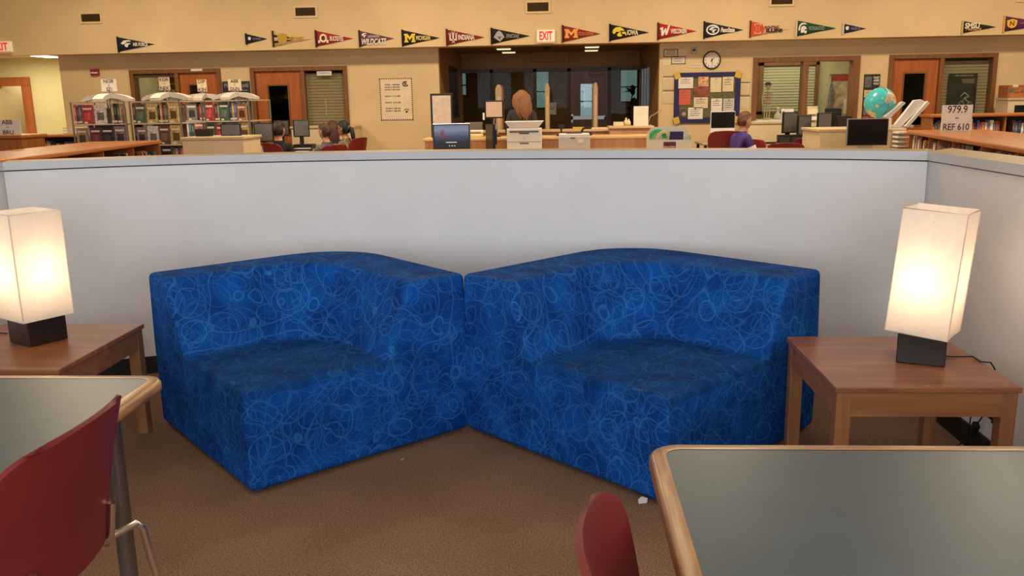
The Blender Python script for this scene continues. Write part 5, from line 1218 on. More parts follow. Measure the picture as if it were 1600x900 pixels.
# working table in front of the desk, hidden below the partition line
TBZ = .76
def plain_table(lb, x0, x1, y0, y1, z, m=None):
    t = thing('work_table', lb, 'table', ((x0 + x1) / 2, (y0 + y1) / 2, 0)); w, d = (x1 - x0) / 2, (y1 - y0) / 2
    MB().box(-w, w, -d, d, z - .03, z).build('tabletop', m or M_creamtop, t, bevel=.006)
    for sx in (-1, 1):
        for sy in (-1, 1): MB().box(sx * (w - .05) - .02, sx * (w - .05) + .02, sy * (d - .05) - .02, sy * (d - .05) + .02, 0, z - .03).build('leg', M_black, t)
    return t
plain_table('work table carrying printers before the staff desk', at_y(655, 235, 11.8).x, at_y(1090, 235, 11.8).x, 11.45, 12.2, TBZ)

def all_in_one(lb, px0, px1, py0, py1, Y, base_z, rz=0.0, wall=None, chin=.0, body=None, screen=None, back=.03):
    """slim desktop computer: screen, bezel, chin, foot"""
    x0, x1, z0, z1 = rect(px0, py0, px1, py1, Y); w, h = (x1 - x0) / 2, z1 - z0
    t = thing('desktop_computer', lb, 'computer', ((x0 + x1) / 2, Y, base_z), rz); zz = z0 - base_z
    body = body or M_alu
    MB().box(-w, w, -.0, back, zz, zz + h).build('housing', body, t, bevel=.01, seg=3)
    b_ = .022; c_ = chin * h
    MB().box(-w + .008, w - .008, -.004, .001, zz + c_ + .008, zz + h - .008).build('bezel', M_black, t)
    s = MB().box(-w + b_, w - b_, -.006, -.003, zz + c_ + b_, zz + h - b_).build('screen', screen or mat('dark_screen', (16, 16, 20), .18, spec=.5), t)
    MB().add([(-.09, back - .01, zz + .06), (.09, back - .01, zz + .06), (.09, back + .05, .012), (-.09, back + .05, .012), (-.09, back + .0, zz + .06), (.09, back + .0, zz + .06), (.09, back + .06, .012), (-.09, back + .06, .012)], [(0, 1, 2, 3), (7, 6, 5, 4), (0, 3, 7, 4), (1, 5, 6, 2)]).build('stand', M_alu, t)
    MB().box(-.1, .1, -.06, .12, 0, .012).build('foot', M_alu, t, bevel=.004)
    return t, w, h, zz
def scr_landscape():
    m = bpy.data.materials.new('landscape_wallpaper'); m.use_nodes = True; n = m.node_tree.nodes; L = m.node_tree.links; b = n['Principled BSDF']; b.inputs['Roughness'].default_value = .2
    tc = n.new('ShaderNodeTexCoord'); sp = n.new('ShaderNodeSeparateXYZ'); L.new(tc.outputs['Generated'], sp.inputs[0])
    r = n.new('ShaderNodeValToRGB'); e = r.color_ramp.elements; e[0].position = .25; e[0].color = rgb((26, 26, 34)); e[1].position = 1; e[1].color = rgb((88, 110, 150))
    q = e.new(.5); q.color = rgb((50, 66, 104)); q = e.new(.8); q.color = rgb((110, 130, 168)); L.new(sp.outputs['Z'], r.inputs[0])
    nz = n.new('ShaderNodeTexNoise'); nz.inputs['Scale'].default_value = 2.6; nz.inputs['Detail'].default_value = 6; L.new(tc.outputs['Generated'], nz.inputs['Vector'])
    ad = n.new('ShaderNodeMath'); ad.operation = 'SUBTRACT'; L.new(nz.outputs['Fac'], ad.inputs[0]); 
    mu = n.new('ShaderNodeMath'); mu.operation = 'ABSOLUTE'; s0 = n.new('ShaderNodeMath'); s0.operation = 'SUBTRACT'; s0.inputs[1].default_value = .62; L.new(sp.outputs['Z'], s0.inputs[0]); L.new(s0.outputs[0], mu.inputs[0]); L.new(mu.outputs[0], ad.inputs[1])
    r2 = n.new('ShaderNodeValToRGB'); r2.color_ramp.elements[0].position = .38; r2.color_ramp.elements[1].position = .48; L.new(ad.outputs[0], r2.inputs[0])
    mx = n.new('ShaderNodeMix'); mx.data_type = 'RGBA'; L.new(r2.outputs[0], mx.inputs[0]); L.new(r.outputs[0], mx.inputs[6]); mx.inputs[7].default_value = rgb((112, 56, 50))
    L.new(mx.outputs[2], b.inputs['Emission Color']); b.inputs['Emission Strength'].default_value = .4; L.new(mx.outputs[2], b.inputs['Base Color'])
    return m
t, w, h, zz = all_in_one('silver desktop computer showing a mountain login screen before the staff desk', 676, 735, 193, 234, 11.75, TBZ + .001, screen=scr_landscape())
a = MB(); a.box(-w * .3, w * .28, -.0075, -.006, zz + h * .27, zz + h * .3)
for i in range(3): a.box(-w * .14 + .035 * i, -w * .14 + .035 * i + .014, -.0075, -.006, zz + h * .13, zz + h * .17)
a.build('login_field', mat('pale_ui', (190, 200, 220), .4, emit=.5), t)
all_in_one('silver desktop computer with a black screen on the cream counter front', 1323, 1388, 185, 228, 10.6, .76, chin=.0)
plain_table('side table under the black screened computer by the globe', at_y(1300, 230, 10.6).x, at_y(1405, 230, 10.6).x, 10.35, 11.0, .759)
all_in_one('white computer with a dark screen beside the boy in purple', 1110, 1149, 174, 208, 13.5, .831, chin=.22, body=M_white, rz=.05)
# multifunction printer
x0, x1, z0, z1 = rect(792, 201, 846, 234, 11.75); t = thing('laser_printer', 'tall white laser printer with an open top tray before the staff desk', 'printer', ((x0 + x1) / 2, 11.75, TBZ + .001)); w, h = (x1 - x0) / 2, z1 - TBZ
MB().box(-w, w, 0, .4, 0, h).build('body', M_white, t, bevel=.012, seg=3); M_pg = mat('printer_grey', (90, 86, 84), .5)
MB().box(-w * .84, w * .84, -.006, .002, h * .86, h * .92).build('output_slot', M_pg, t); MB().box(-w * .28, w * .3, -.006, .002, h * .81, h * .845).build('slot', M_black, t); MB().box(-w * .26, w * .26, -.008, .002, h * .46, h * .5).build('tray_handle', M_pg, t); MB().box(-w * .98, w * .98, -.004, .002, h * .53, h * .54).build('tray_seam', M_pg, t)
MB().cyl((0, -.006, h * .66), (0, 0, h * .66), .012, seg=14).build('badge', M_alu, t)
x2, x3, z2_, z3_ = rect(787, 190, 848, 201, 11.75); ht = z3_ - TBZ
MB().add([(-w * .8, .02, h), (w * .8, .02, h), (w * .8, .4, h), (-w * .8, .4, h), (-w * 1.12, .0, ht), (w * 1.12, .0, ht), (w * 1.12, .42, ht), (-w * 1.12, .42, ht)], [(0, 3, 2, 1), (4, 5, 6, 7), (0, 1, 5, 4), (1, 2, 6, 5), (2, 3, 7, 6), (3, 0, 4, 7)]).build('scanner_lid', M_white, t, bevel=.004)
# small label printer
x0, x1, z0, z1 = rect(873, 212, 922, 233, 11.75); t = thing('desktop_printer', 'low grey white desktop printer before the staff desk', 'printer', ((x0 + x1) / 2, 11.75, TBZ + .001)); w, h = (x1 - x0) / 2, z1 - TBZ
MB().box(-w, w, 0, .34, 0, h * .97).build('body', mat('pale_grey_plastic', (196, 190, 186), .5), t, bevel=.012, seg=3); MB().box(-w * .98, w * .98, .01, .34, h * .97, h * 1.08).build('lid', M_white, t, bevel=.01); MB().box(-w * .5, w * .5, .05, .3, h * 1.08, h * 1.11).build('lid_tray', M_pg, t)
MB().box(-w * .25, w * .05, -.004, .002, h * .86, h * .9).build('latch', M_black, t); MB().box(w * .2, w * .56, -.004, .002, h * .66, h * .82).build('sticker', M_paper, t)
# monitor seen edge-on, plus a second one behind it
def monitor(lb, px0, px1, py0, py1, Y, base_z, rz, width=.36, screen=None, frame=None, nm='monitor'):
    x0, x1, z0, z1 = rect(px0, py0, px1, py1, Y); h = z1 - z0; w = width / 2; zz = z0 - base_z
    t = thing(nm, lb, 'monitor', ((x0 + x1) / 2, Y, base_z), rz)
    MB().box(-w, w, 0, .035, zz, zz + h).build('housing', frame or M_black, t, bevel=.008)
    MB().box(-w * .8, w * .8, .035, .07, zz + h * .2, zz + h * .8).build('rear_bulge', frame or M_black, t, bevel=.012)
    MB().box(-w + .016, w - .016, -.003, .001, zz + .018, zz + h - .016).build('screen', screen or mat('grey_screen', (92, 86, 74), .25, spec=.5), t)
    MB().box(-.03, .03, .04, .075, .01, zz + h * .3).build('neck', M_black, t); MB().lathe([(.1, 0), (.1, .008), (.03, .016)], (0, .05, 0), 20).build('foot', M_black, t)
    return t
monitor('black monitor turned edge-on before the staff desk', 757, 772, 194, 234, 11.85, TBZ + .001, math.radians(-68), .34, mat('dim_screen', (50, 46, 42), .3))
# framed sign, light screen monitor and small things on the desk
x0, x1, z0, z1 = rect(673, 146, 708, 215, 12.5); t = thing('framed_board', 'tall black framed white board standing on the staff desk', 'board', ((x0 + x1) / 2, 12.5, 1.001)); w, h = (x1 - x0) / 2, z1 - 1.0
MB().box(-w, w, 0, .02, .0, h).build('backing', M_black, t, bevel=.008); MB().box(-w + .03, w - .03, -.004, .001, .03, h - .03).build('board_face', mat('faded_board', (206, 186, 168), .5, var=.06, vs=14), t); MB().add([(-.04, .02, h * .6), (.04, .02, h * .6), (.06, .2, 0), (-.06, .2, 0)], [(0, 1, 2, 3)]).build('prop', M_black, t)
x0, x1, z0, z1 = rect(757, 157, 787, 185, 12.55); t = thing('sign_holder', 'pale sheet in a black frame on an angled arm on the desk', 'sign holder', ((x0 + x1) / 2, 12.55, 1.001), math.radians(-10)); w, h = (x1 - x0) / 2, z1 - z0; zz = z0 - 1.0
MB().box(-w, w, 0, .02, zz, zz + h).build('frame', M_black, t, bevel=.006); MB().box(-w + .02, w - .02, -.004, .001, zz + .02, zz + h - .02).build('sheet', mat('pinkish_sheet', (206, 176, 160), .6), t)
MB().tube([(0, .03, zz + .05), (-.02, .05, zz - .06), (.03, .06, .05), (0, .06, .01)], .014, 8).build('arm', M_alu, t); MB().lathe([(.08, 0), (.08, .01), (.02, .02)], (0, .06, 0), 16).build('foot', M_black, t); MB().box(-w - .03, -w - .005, -.01, .02, zz - .02, zz + .08).build('clip', M_white, t)
t = thing('desk_phone', 'cream desk phone beside the login screen computer', 'phone', (at_y(743, 208, 12.6).x, 12.6, 1.001)); MB().box(-.11, .11, -.08, .1, 0, .045).build('body', M_cream, t, bevel=.01); MB().tube([(-.11, -.02, .075), (-.06, -.02, .085), (.06, -.02, .085), (.11, -.02, .075)], [.026, .017, .017, .026], 8).build('handset', M_paper, t)
t = thing('paper_stack', 'loose papers on the staff desk behind the login screen computer', 'papers', (at_y(716, 210, 12.65).x, 12.65, 1.001), .1); 
for i in range(3): MB().box(-.14 + .01 * i, .14 + .01 * i, -.1, .1, .006 * i, .006 * i + .005).build('sheet', M_paper2, t)
x0, x1, z0, z1 = rect(727, 191, 754, 212, 13.4); t = thing('grey_terminal', 'grey terminal back on the staff desk near the glazing', 'terminal', ((x0 + x1) / 2, 13.4, 0)); w = (x1 - x0) / 2
MB().box(-w, w, 0, .05, z0, z1).build('housing', mat('terminal_grey', (120, 106, 92), .6), t, bevel=.008); MB().box(-.05, .05, .02, .06, .9, z0 + .03).build('neck', M_black, t); MB().box(-.3, .3, -.25, .29, .86, .9).build('shelf', M_desktop, t); MB().box(-.28, .28, -.2, .2, 0, .86).build('pedestal', M_desk, t)
# scanner and stapler clutter on the desk
x0 = at_y(877, 208, 12.55).x; t = thing('barcode_scanner', 'black barcode scanner on its stand on the staff desk', 'scanner', (x0, 12.6, 1.001)); MB().lathe([(.07, 0), (.07, .012), (.02, .02)], seg=16).build('foot', M_black, t); MB().tube([(0, 0, .02), (0, .01, .1), (0, -.02, .14)], .012, 8).build('neck', M_black, t); MB().box(-.05, .05, -.1, .02, .1, .16).build('head', M_black, t, bevel=.015)
t = thing('black_device', 'black handheld device lying on the staff desk', 'device', (at_y(914, 206, 12.62).x, 12.64, 1.001), .3); MB().box(-.1, .1, -.05, .05, 0, .05).build('body', M_black, t, bevel=.015); MB().tube([(-.06, 0, .045), (-.02, 0, .1), (.06, 0, .11)], .016, 8).build('grip', M_black, t)
t = thing('paper_pad', 'white memo pad on the staff desk', 'pad', (at_y(894, 209, 12.4).x, 12.4, 1.001)); MB().box(-.12, .12, -.08, .08, 0, .03).build('sheets', M_paper, t); MB().box(-.12, .12, .07, .085, 0, .034).build('binding', M_greyink, t)
t = thing('yellow_folder', 'yellow folder with a dark edge on the rear counter', 'folder', (at_y(905, 200, 13.8).x, 13.85, zb + .001)); MB().box(-.1, .09, -.08, .08, 0, .03).build('folder', mat('folder_yellow', (208, 170, 60), .7), t, bevel=.003); MB().box(.09, .2, -.07, .07, 0, .025).build('dark_insert', M_ink, t)
t = thing('tray_papers', 'flat cream papers on the rear counter end', 'papers', (at_y(940, 201, 13.8).x, 13.85, zb + .001)); MB().box(-.16, .12, -.1, .1, 0, .02).build('sheets', M_paper2, t)
x0, x1, z0, z1 = rect(990, 166, 1013, 198, 13.35); t = thing('display_card', 'blank white display card on the raised desk end', 'card', ((x0 + x1) / 2, 13.35, zbb + .001)); w, h = (x1 - x0) / 2, z1 - zbb
MB().box(-w, w, 0, .01, 0, h).build('card', M_paper, t); MB().add([(-w * .3, .01, h * .7), (w * .3, .01, h * .7), (w * .4, .12, 0), (-w * .4, .12, 0)], [(0, 1, 2, 3)]).build('easel_back', M_paper2, t)
t = thing('cream_box', 'small cream box with bottles on the raised desk end', 'box', (at_y(972, 195, 13.35).x, 13.35, zbb + .001)); MB().box(-.13, .02, -.06, .06, 0, .06).build('box', M_paper2, t, bevel=.004); 
for dx, hh in ((.06, .12), (.1, .1)): MB().lathe([(.03, 0), (.03, hh * .6), (.012, hh * .8), (.012, hh)], (dx, 0, 0), 12).build('bottle', M_paper2, t)
# clear bin
x0, x1, z0, z1 = rect(1013, 199, 1081, 232, 11.7); t = thing('clear_bin', 'frosted clear plastic bin with a purple label before the board', 'bin', ((x0 + x1) / 2, 11.7, TBZ + .001)); w, h = (x1 - x0) / 2, z1 - TBZ
M_frost = mat('frosted_plastic', (206, 204, 188), .4, var=.03); 
out = [(-w, 0), (w, 0), (w, h * .74), (w - .05, h * .95), (w - .11, h), (-w + .11, h), (-w + .05, h * .95), (-w, h * .74)]
mb = MB(); mb.prism(out, .22, .235); mb.prism([(-w, 0), (w, 0), (w * .98, h * .55), (-w * .98, h * .55)], -.01, .002); mb.prism([(-w, 0), (-w + .012, 0), (-w + .012, h * .74), (-w, h * .74)], .002, .22); mb.prism([(w - .012, 0), (w, 0), (w, h * .74), (w - .012, h * .74)], .002, .22); mb.box(-w + .012, w - .012, .002, .22, 0, .01)
mb.build('tub', M_frost, t)
MB().box(-w * .3, w * .27, -.014, -.009, h * .1, h * .48).build('label', mat('purple_label', (92, 38, 66), .7), t); a = MB(); text(a, 'Return to Library', -w * .28, w * .25, h * .26, h * .34, -.016, 0, .02); a.build('lettering', M_paper, t, fix=False)
MB().box(w * .02, w * .62, .02, .12, h * .5, h * .84).build('tablet', M_navy, t, bevel=.004)
mb = MB()
for P in ring(-w * .52, h * .6, .12, .12, .05, 10, 0, 180): mb.prism(P, .1, .16)
mb.build('green_arch', mat('green_arch', (60, 170, 96), .5), t); mb = MB()
for P in ring(-w * .2, h * .55, .12, .12, .035, 10, 0, 180): mb.prism(P, .06, .1)
mb.build('pale_arch', M_paper2, t)
# security gate posts
M_gate = mat('beige_gate', (168, 142, 108), .6, var=.03)
for px0, px1, py0, lb in ((776, 786, 132, 'beige security gate post behind the framed sheet'), (852, 859, 130, 'beige security gate post beside the woman'), (926, 933, 129, 'beige security gate post before the entrance door')):
    x0, x1, z0, z1 = rect(px0, py0, px1, 200, 14.5); t = thing('security_gate', lb, 'gate', ((x0 + x1) / 2, 14.5, 0)); w = (x1 - x0) / 2
    MB().prism([(-w, .04), (w, .04), (w, z1 - .08), (w * .6, z1 - .02), (0, z1), (-w * .6, z1 - .02), (-w, z1 - .08)], -.25, .25).build('panel', M_gate, t, bevel=.01); MB().box(-w - .05, w + .05, -.28, .28, 0, .04).build('base', M_black, t, bevel=.006); MB().box(-w * .5, w * .5, -.256, -.25, .3, z1 - .2).build('front_strip', mat('gate_strip', (190, 164, 126), .5), t)
tag(MB().tube([(0, 0, 0), (.04, 0, .12), (.12, 0, .16), (.2, 0, .22)], .01, 6).box(-.05, .05, -.04, .04, -.01, .0).build('gate_handle', M_gate, loc=(at_y(1012, 196, 13.4).x, 13.42, zbb + .012)), 'thin bent rod on the raised desk end', 'rod')
# potted plant behind the glazing
p = at_y(985, 150, 20.2); t = thing('potted_plant', 'dark leafy potted plant behind the entrance glazing', 'plant', (p.x, 20.2, 0)); M_leaf = mat('shadowed_leaf', (34, 40, 30), .6, var=.2)
MB().lathe([(.16, 0), (.2, .3), (.21, .32), (.18, .32)], seg=18).build('pot', M_black, t); MB().tube([(0, 0, .3), (.03, .02, .8), (-.02, 0, 1.3), (.08, 0, 1.75)], .014, 6).build('stem', M_leaf, t)
rl = random.Random(3)
def leaf_mesh():
    mb = MB(); mb.add([(0, 0, 0), (.07, .1, .03), (.08, .2, .02), (0, .34, -.02), (-.08, .2, .02), (-.07, .1, .03)], [(0, 1, 2, 3), (0, 3, 4, 5)]); o = mb.build('leaf', M_leaf, fix=False); me = o.data; bpy.data.objects.remove(o); return me
lm = leaf_mesh()
for i in range(26):
    z = .7 + 1.0 * rl.random() ** 1.2; o = bpy.data.objects.new('leaf', lm); COL.objects.link(o); o.parent = t; o.location = (.02 + .06 * (z - 1), 0, z); o.rotation_euler = (rl.uniform(-.6, .9), rl.uniform(-.4, .4), rl.uniform(0, 6.28)); sc_ = rl.uniform(.7, 1.2) * (1.15 - .35 * (z - .7)); o.scale = (sc_,) * 3
# papers taped behind the middle pane
notice('white paper taped on the middle storefront pane', 858, 160, 869, 179, 2, False, M_paper, None, YR - .07)

# ------------------------------------------------------------------ computers and desks of the students
M_dt = mat('grey_desk_top', (176, 156, 124), .5, var=.03)
DZ = .83
def desk(lb, x0, x1, y0, y1): return plain_table(lb, x0, x1, y0, y1, DZ, M_dt)
LDX0, LDX1 = at_y(423, 230, 12.9).x, at_y(500, 230, 12.9).x
desk('computer desk where the children sit', LDX0, LDX1, 12.25, 13.7)
LZ = DZ + .001
t = monitor('monitor standing on the cream counter before the carousels', 347, 374, 193, 213, 11.25, LCZ + .001, math.radians(8), .26)
t = thing('black_speaker', 'low black box on the cream counter before the carousels', 'box', (at_y(319, 206, 11.2).x, 11.2, LCZ + .001)); hh = at_y(319, 201.5, 11.2).z - LCZ; MB().box(-.1, .1, -.06, .06, 0, hh).build('body', M_black, t, bevel=.01); MB().box(-.08, .08, -.064, -.06, .01, hh - .01).build('front_grille', mat('grille', (40, 38, 38), .8), t)
monitor('grey monitor angled toward the boy with dark hair', 399, 425, 192, 222, 12.45, LZ, math.radians(14), .27)
monitor('grey monitor behind the head of the boy with dark hair', 430, 449, 188, 212, 13.4, LZ, math.radians(8), .24)
monitor('grey monitor on the desk between the seated children', 462, 480, 187, 214, 13.0, LZ, math.radians(22), .24)
for lb, px, py, Y, w_, h_ in (('black computer box in front of the boy with dark hair', 421, 232, 12.42, .2, .1), ('flat black computer box under the desk monitor', 468, 222, 13.15, .3, .07)):
    q = at_y(px, py, Y); t = thing('computer_box', lb, 'computer', (q.x, Y + .25, LZ)); MB().box(-w_ / 2, w_ / 2, -.12, .12, 0, h_).build('case', M_black, t, bevel=.006); MB().box(-w_ / 2 + .02, w_ / 2 - .02, -.123, -.12, .02, h_ - .02).build('front_bezel', mat('bezel_grey', (50, 48, 48), .5), t)
t = thing('printed_forms', 'white forms and a cup on the children desk', 'papers', (at_y(409, 228, 12.25).x, 12.26, LZ)); MB().box(-.08, .08, -.04, .05, 0, .1).build('forms', M_paper, t)
q = at_y(472, 225, 12.7); tag(MB().box(-.13, .13, -.09, .09, 0, .04).box(-.12, .12, -.08, .08, .04, .042, 1).build('blue_binder', [mat('binder_blue', (54, 50, 96), .6), M_paper], loc=(q.x, 12.7, LZ)), 'dark blue binder on the children desk', 'binder')
q = at_y(470, 232, 12.35); tag(MB().box(-.1, .1, -.07, .07, 0, .012).box(-.09, .09, -.06, .06, .012, .016, 1).build('white_booklet', [M_paper, M_paper2], loc=(q.x, 12.38, LZ)), 'white booklet on the children desk edge', 'booklet')
RDX0, RDX1 = at_y(1182, 230, 12.7).x, at_y(1345, 230, 12.7).x
desk('computer desk beyond the boy in purple', RDX0, RDX1, 12.75, 13.9)
monitor('grey monitor on the desk, nearest the boy in purple', 1226, 1244, 175, 208, 13.1, LZ, math.radians(24), .26, mat('grey_screen2', (104, 98, 92), .3)); monitor('grey monitor on the desk, second from the boy in purple', 1249, 1266, 180, 211, 13.0, LZ, math.radians(24), .24, mat('grey_screen2', (104, 98, 92), .3))
monitor('grey monitor above the cream counter, third from the boy in purple', 1281, 1297, 176, 203, 12.95, LZ, math.radians(20), .24, mat('grey_screen2', (104, 98, 92), .3)); monitor('black monitor back before the patterned banner', 1294, 1308, 169, 196, 13.6, LZ, math.radians(170), .24); monitor('black monitor beside the silver black screened computer', 1309, 1328, 181, 203, 13.0, LZ, math.radians(10), .24, mat('dim_screen', (50, 46, 42), .3))
for lb, px, w_ in (('black computer tower under the nearest grey monitor', 1226, .18), ('black computer tower between the grey monitors', 1247, .22), ('black computer tower beside the cream counter', 1270, .16)):
    q = at_y(px, 215, 12.85); h_ = .125; t = thing('computer_box', lb, 'computer', (q.x, 12.9, LZ)); MB().box(-w_ / 2, w_ / 2, -.05, .05, 0, h_).build('case', M_black, t, bevel=.006); MB().box(-w_ / 2 + .015, w_ / 2 - .015, -.053, -.05, .015, h_ - .03).build('front_bezel', mat('bezel_grey', (50, 48, 48), .5), t)
q = at_y(1205, 220, 12.85); t = thing('keyboard', 'black keyboard on the desk before the grey monitors', 'keyboard', (q.x, 12.9, LZ), .1); MB().box(-.18, .18, -.07, .07, 0, .02).build('body', M_black, t, bevel=.005); o_ = MB()
for i in range(10):
    for j in range(4): o_.box(-.165 + .033 * i, -.138 + .033 * i, -.06 + .03 * j, -.036 + .03 * j, .02, .025)
o_ = o_.build('keys', mat('key_grey', (52, 50, 50), .6), t); o_['kind'] = 'stuff'
# paper rack, desk sign, sill papers
x0, x1, z0, z1 = rect(1261, 166, 1277, 212, 13.75); t = thing('paper_rack', 'tall rack of cream forms behind the grey monitors', 'rack', ((x0 + x1) / 2, 13.75, LZ)); w, h = (x1 - x0) / 2, z1 - LZ
MB().box(-w, w, .01, .03, 0, h).build('back_panel', M_paper2, t)
for i in range(5): MB().add([(-w, -.03, h * (.05 + .18 * i)), (w, -.03, h * (.05 + .18 * i)), (w, .005, h * (.2 + .18 * i)), (-w, .005, h * (.2 + .18 * i))], [(0, 1, 2, 3)]).build('form', M_paper if i % 2 else M_paper2, t)
x0, x1, z0, z1 = rect(1222, 170, 1241, 185, 14.35); t = thing('tent_card', 'white tent card on the cabinet under the interior window', 'card', ((x0 + x1) / 2, 14.4, WCZ + .001)); w, h = (x1 - x0) / 2, z1 - WCZ; MB().add([(-w, -.05, 0), (w, -.05, 0), (w, 0, h), (-w, 0, h), (-w, .05, 0), (w, .05, 0)], [(0, 1, 2, 3), (3, 2, 5, 4)]).build('card', M_paper, t, fix=False); a = MB(); a.box(-w * .9, -w * .55, -.045, -.03, h * .15, h * .8); a.build('print', M_greyink, t)
q = at_y(1207, 187, 14.35); t = thing('white_papers', 'flat white papers on the cabinet under the interior window', 'papers', (q.x, 14.4, WCZ + .001)); 
for i in range(2): MB().box(-.28 + .05 * i, .2 + .05 * i, -.08, .08, .012 * i, .012 * i + .01).build('sheet', M_paper, t)
q = at_y(1215, 183, 15.15); t = thing('white_figurine', 'small white bird-like figurine on the workroom sill', 'figurine', (q.x, 15.15, 1.125)); MB().lathe([(.05, 0), (.07, .03), (.05, .08), (.02, .12), (.018, .16), (.03, .18), (.01, .2)], seg=14).build('body', M_white, t); MB().cyl((.02, 0, .18), (.08, 0, .17), .012, .003, 8).build('beak', M_paper2, t)
tag(MB().box(WN[0] - .3, WN[1] + .2, 15.0, 15.4, 1.09, 1.12).box(WN[0] - .3, WN[1] + .2, 15.05, 15.38, 0, 1.09).build('workroom_counter', M_cream), 'cream counter inside the workroom below the interior window', 'counter')
# globe
c = at_y(1375, 161, 11.7); rg = (at_y(1399, 161, 11.7).x - at_y(1351, 161, 11.7).x) / 2; t = thing('desk_globe', 'turquoise desk globe in a pale arc on the cream counter', 'globe', (c.x, 11.7, GCZ + .001)); zc = c.z - GCZ
def globe_mat():
    m = bpy.data.materials.new('globe_print'); m.use_nodes = True; n = m.node_tree.nodes; L = m.node_tree.links; b = n['Principled BSDF']; b.inputs['Roughness'].default_value = .25
    tc = n.new('ShaderNodeTexCoord'); nz = n.new('ShaderNodeTexNoise'); nz.inputs['Scale'].default_value = 4.5; nz.inputs['Detail'].default_value = 6; L.new(tc.outputs['Object'], nz.inputs['Vector'])
    r = n.new('ShaderNodeValToRGB'); r.color_ramp.interpolation = 'CONSTANT'; e = r.color_ramp.elements; e[0].color = rgb((64, 178, 186)); e[1].position = .55; e[1].color = rgb((206, 186, 150)); q = e.new(.62); q.color = rgb((206, 140, 120)); q = e.new(.68); q.color = rgb((120, 170, 110))
    L.new(nz.outputs['Fac'], r.inputs[0]); L.new(r.outputs[0], b.inputs['Base Color']); return m
MB().lathe([(rg * math.sin(math.pi * (i + .02) / 24.04), -rg * math.cos(math.pi * (i + .02) / 24.04)) for i in range(25)], seg=32).build('sphere', globe_mat(), t, loc=(0, 0, zc))
MB().tube([((rg + .012) * math.sin(math.radians(a_)) * .28, -(rg + .012) * math.sin(math.radians(a_)) * .96, zc + (rg + .012) * math.cos(math.radians(a_))) for a_ in range(-15, 196, 10)], .007, 8).build('meridian_arc', mat('arc_metal', (170, 168, 160), .4, .6), t)
MB().lathe([(.11, 0), (.11, .012), (.03, .03), (.015, max(.035, zc - rg - .012))], seg=20).build('stand', M_white, t)
# tilted white overhead unit
x0, x1, z0, z1 = rect(1388, 155, 1444, 202, 11.45); t = thing('tilted_stand', 'white sloped two-leaf reading stand beside the globe', 'stand', (x0 + .02, 11.55, GCZ + .001)); w, h = x1 - x0, z1 - GCZ
MB().prism([(.02, .0), (.12, .0), (w * .94, h * .88), (w * .78, h * .98), (w * .6, h * .96)], -.16, -.1).build('front_leaf', M_white, t, bevel=.006)
MB().prism([(.16, .02), (.2, -.0), (w * 1.0, h * .84), (w * .93, h * .93)], -.2, -.16).build('leaf_edge', M_paper, t, bevel=.004)
MB().prism([(-.06, h * .38), (.02, h * .34), (w * .44, h * .86), (w * .36, h * .92)], -.08, .02).build('rear_leaf', mat('pale_grey_plastic', (196, 190, 186), .5), t, bevel=.006); MB().box(-.05, .3, -.12, .06, 0, .03).build('base', M_white, t); MB().box(-.12, .0, -.18, -.1, .0, .12).build('side_block', M_white, t, bevel=.004); MB().tube([(.1, -.08, .02), (w * .5, -.06, h * .6)], .014, 8).build('prop', M_alu, t)
# chairs in the background (copies of the shell chair)
def chair_copy(lb, x, y, rz, s=1.2):
    c_ = copy_tree(chairA); c_.location = (x, y, 0); c_.scale = (.95, .95, s); c_.rotation_euler = (0, 0, rz); c_['label'] = lb; return c_
# ------------------------------------------------------------------ people
def seg_dist(P, a, b):
    a, b = np.array(a), np.array(b); ab = b - a; t = np.clip(((P - a) @ ab) / max(1e-9, ab @ ab), 0, 1)
    return np.linalg.norm(P - (a + t[:, None] * ab), axis=1)
def head_geo(mb, c, s=1.0):
    """head facing -y: skull, jaw, nose, brow, ears, lips"""
    N, K = 26, 20; vs = []
    for i in range(K + 1):
        ph = math.pi * i / K; z = -math.cos(ph)            # -1 chin .. 1 crown
        for j in range(N):
            a = 2 * math.pi * j / N; x, y = math.sin(ph) * math.cos(a), math.sin(ph) * math.sin(a)
            X, Y, Z = x * .074, y * .092, z * .115
            if z < 0: X *= 1 - .28 * (-z) ** 1.3; Y = Y * (1 - .15 * -z) - .012 * (-z)      # jaw
            if y > 0: Y *= 1.05
            fx = abs(x)
            if y < -.2:
                if -.35 < z < .05 and fx < .22: Y -= .016 * (1 - fx / .22) * (1 - abs(z + .22) / .2 if abs(z + .22) < .2 else 0)   # nose
                if .02 < z < .2 and .18 < fx < .6: Y += .007                                         # eye sockets
                if .2 < z < .34: Y -= .003
                if -.62 < z < -.5 and fx < .3: Y -= .004                                             # lips
                if z < -.82: Y -= .005
            vs.append((c[0] + X * s, c[1] + Y * s, c[2] + Z * s))
    fs = [(i * N + j, i * N + (j + 1) % N, (i + 1) * N + (j + 1) % N, (i + 1) * N + j) for i in range(K) for j in range(N)]
    mb.add(vs, fs, 0, True)
    for sx in (-1, 1):
        mb.lathe([(.004, -.03), (.014, -.018), (.018, .0), (.016, .02), (.005, .03)], (c[0] + sx * .072 * s, c[1] + .012 * s, c[2] - .004), 8)
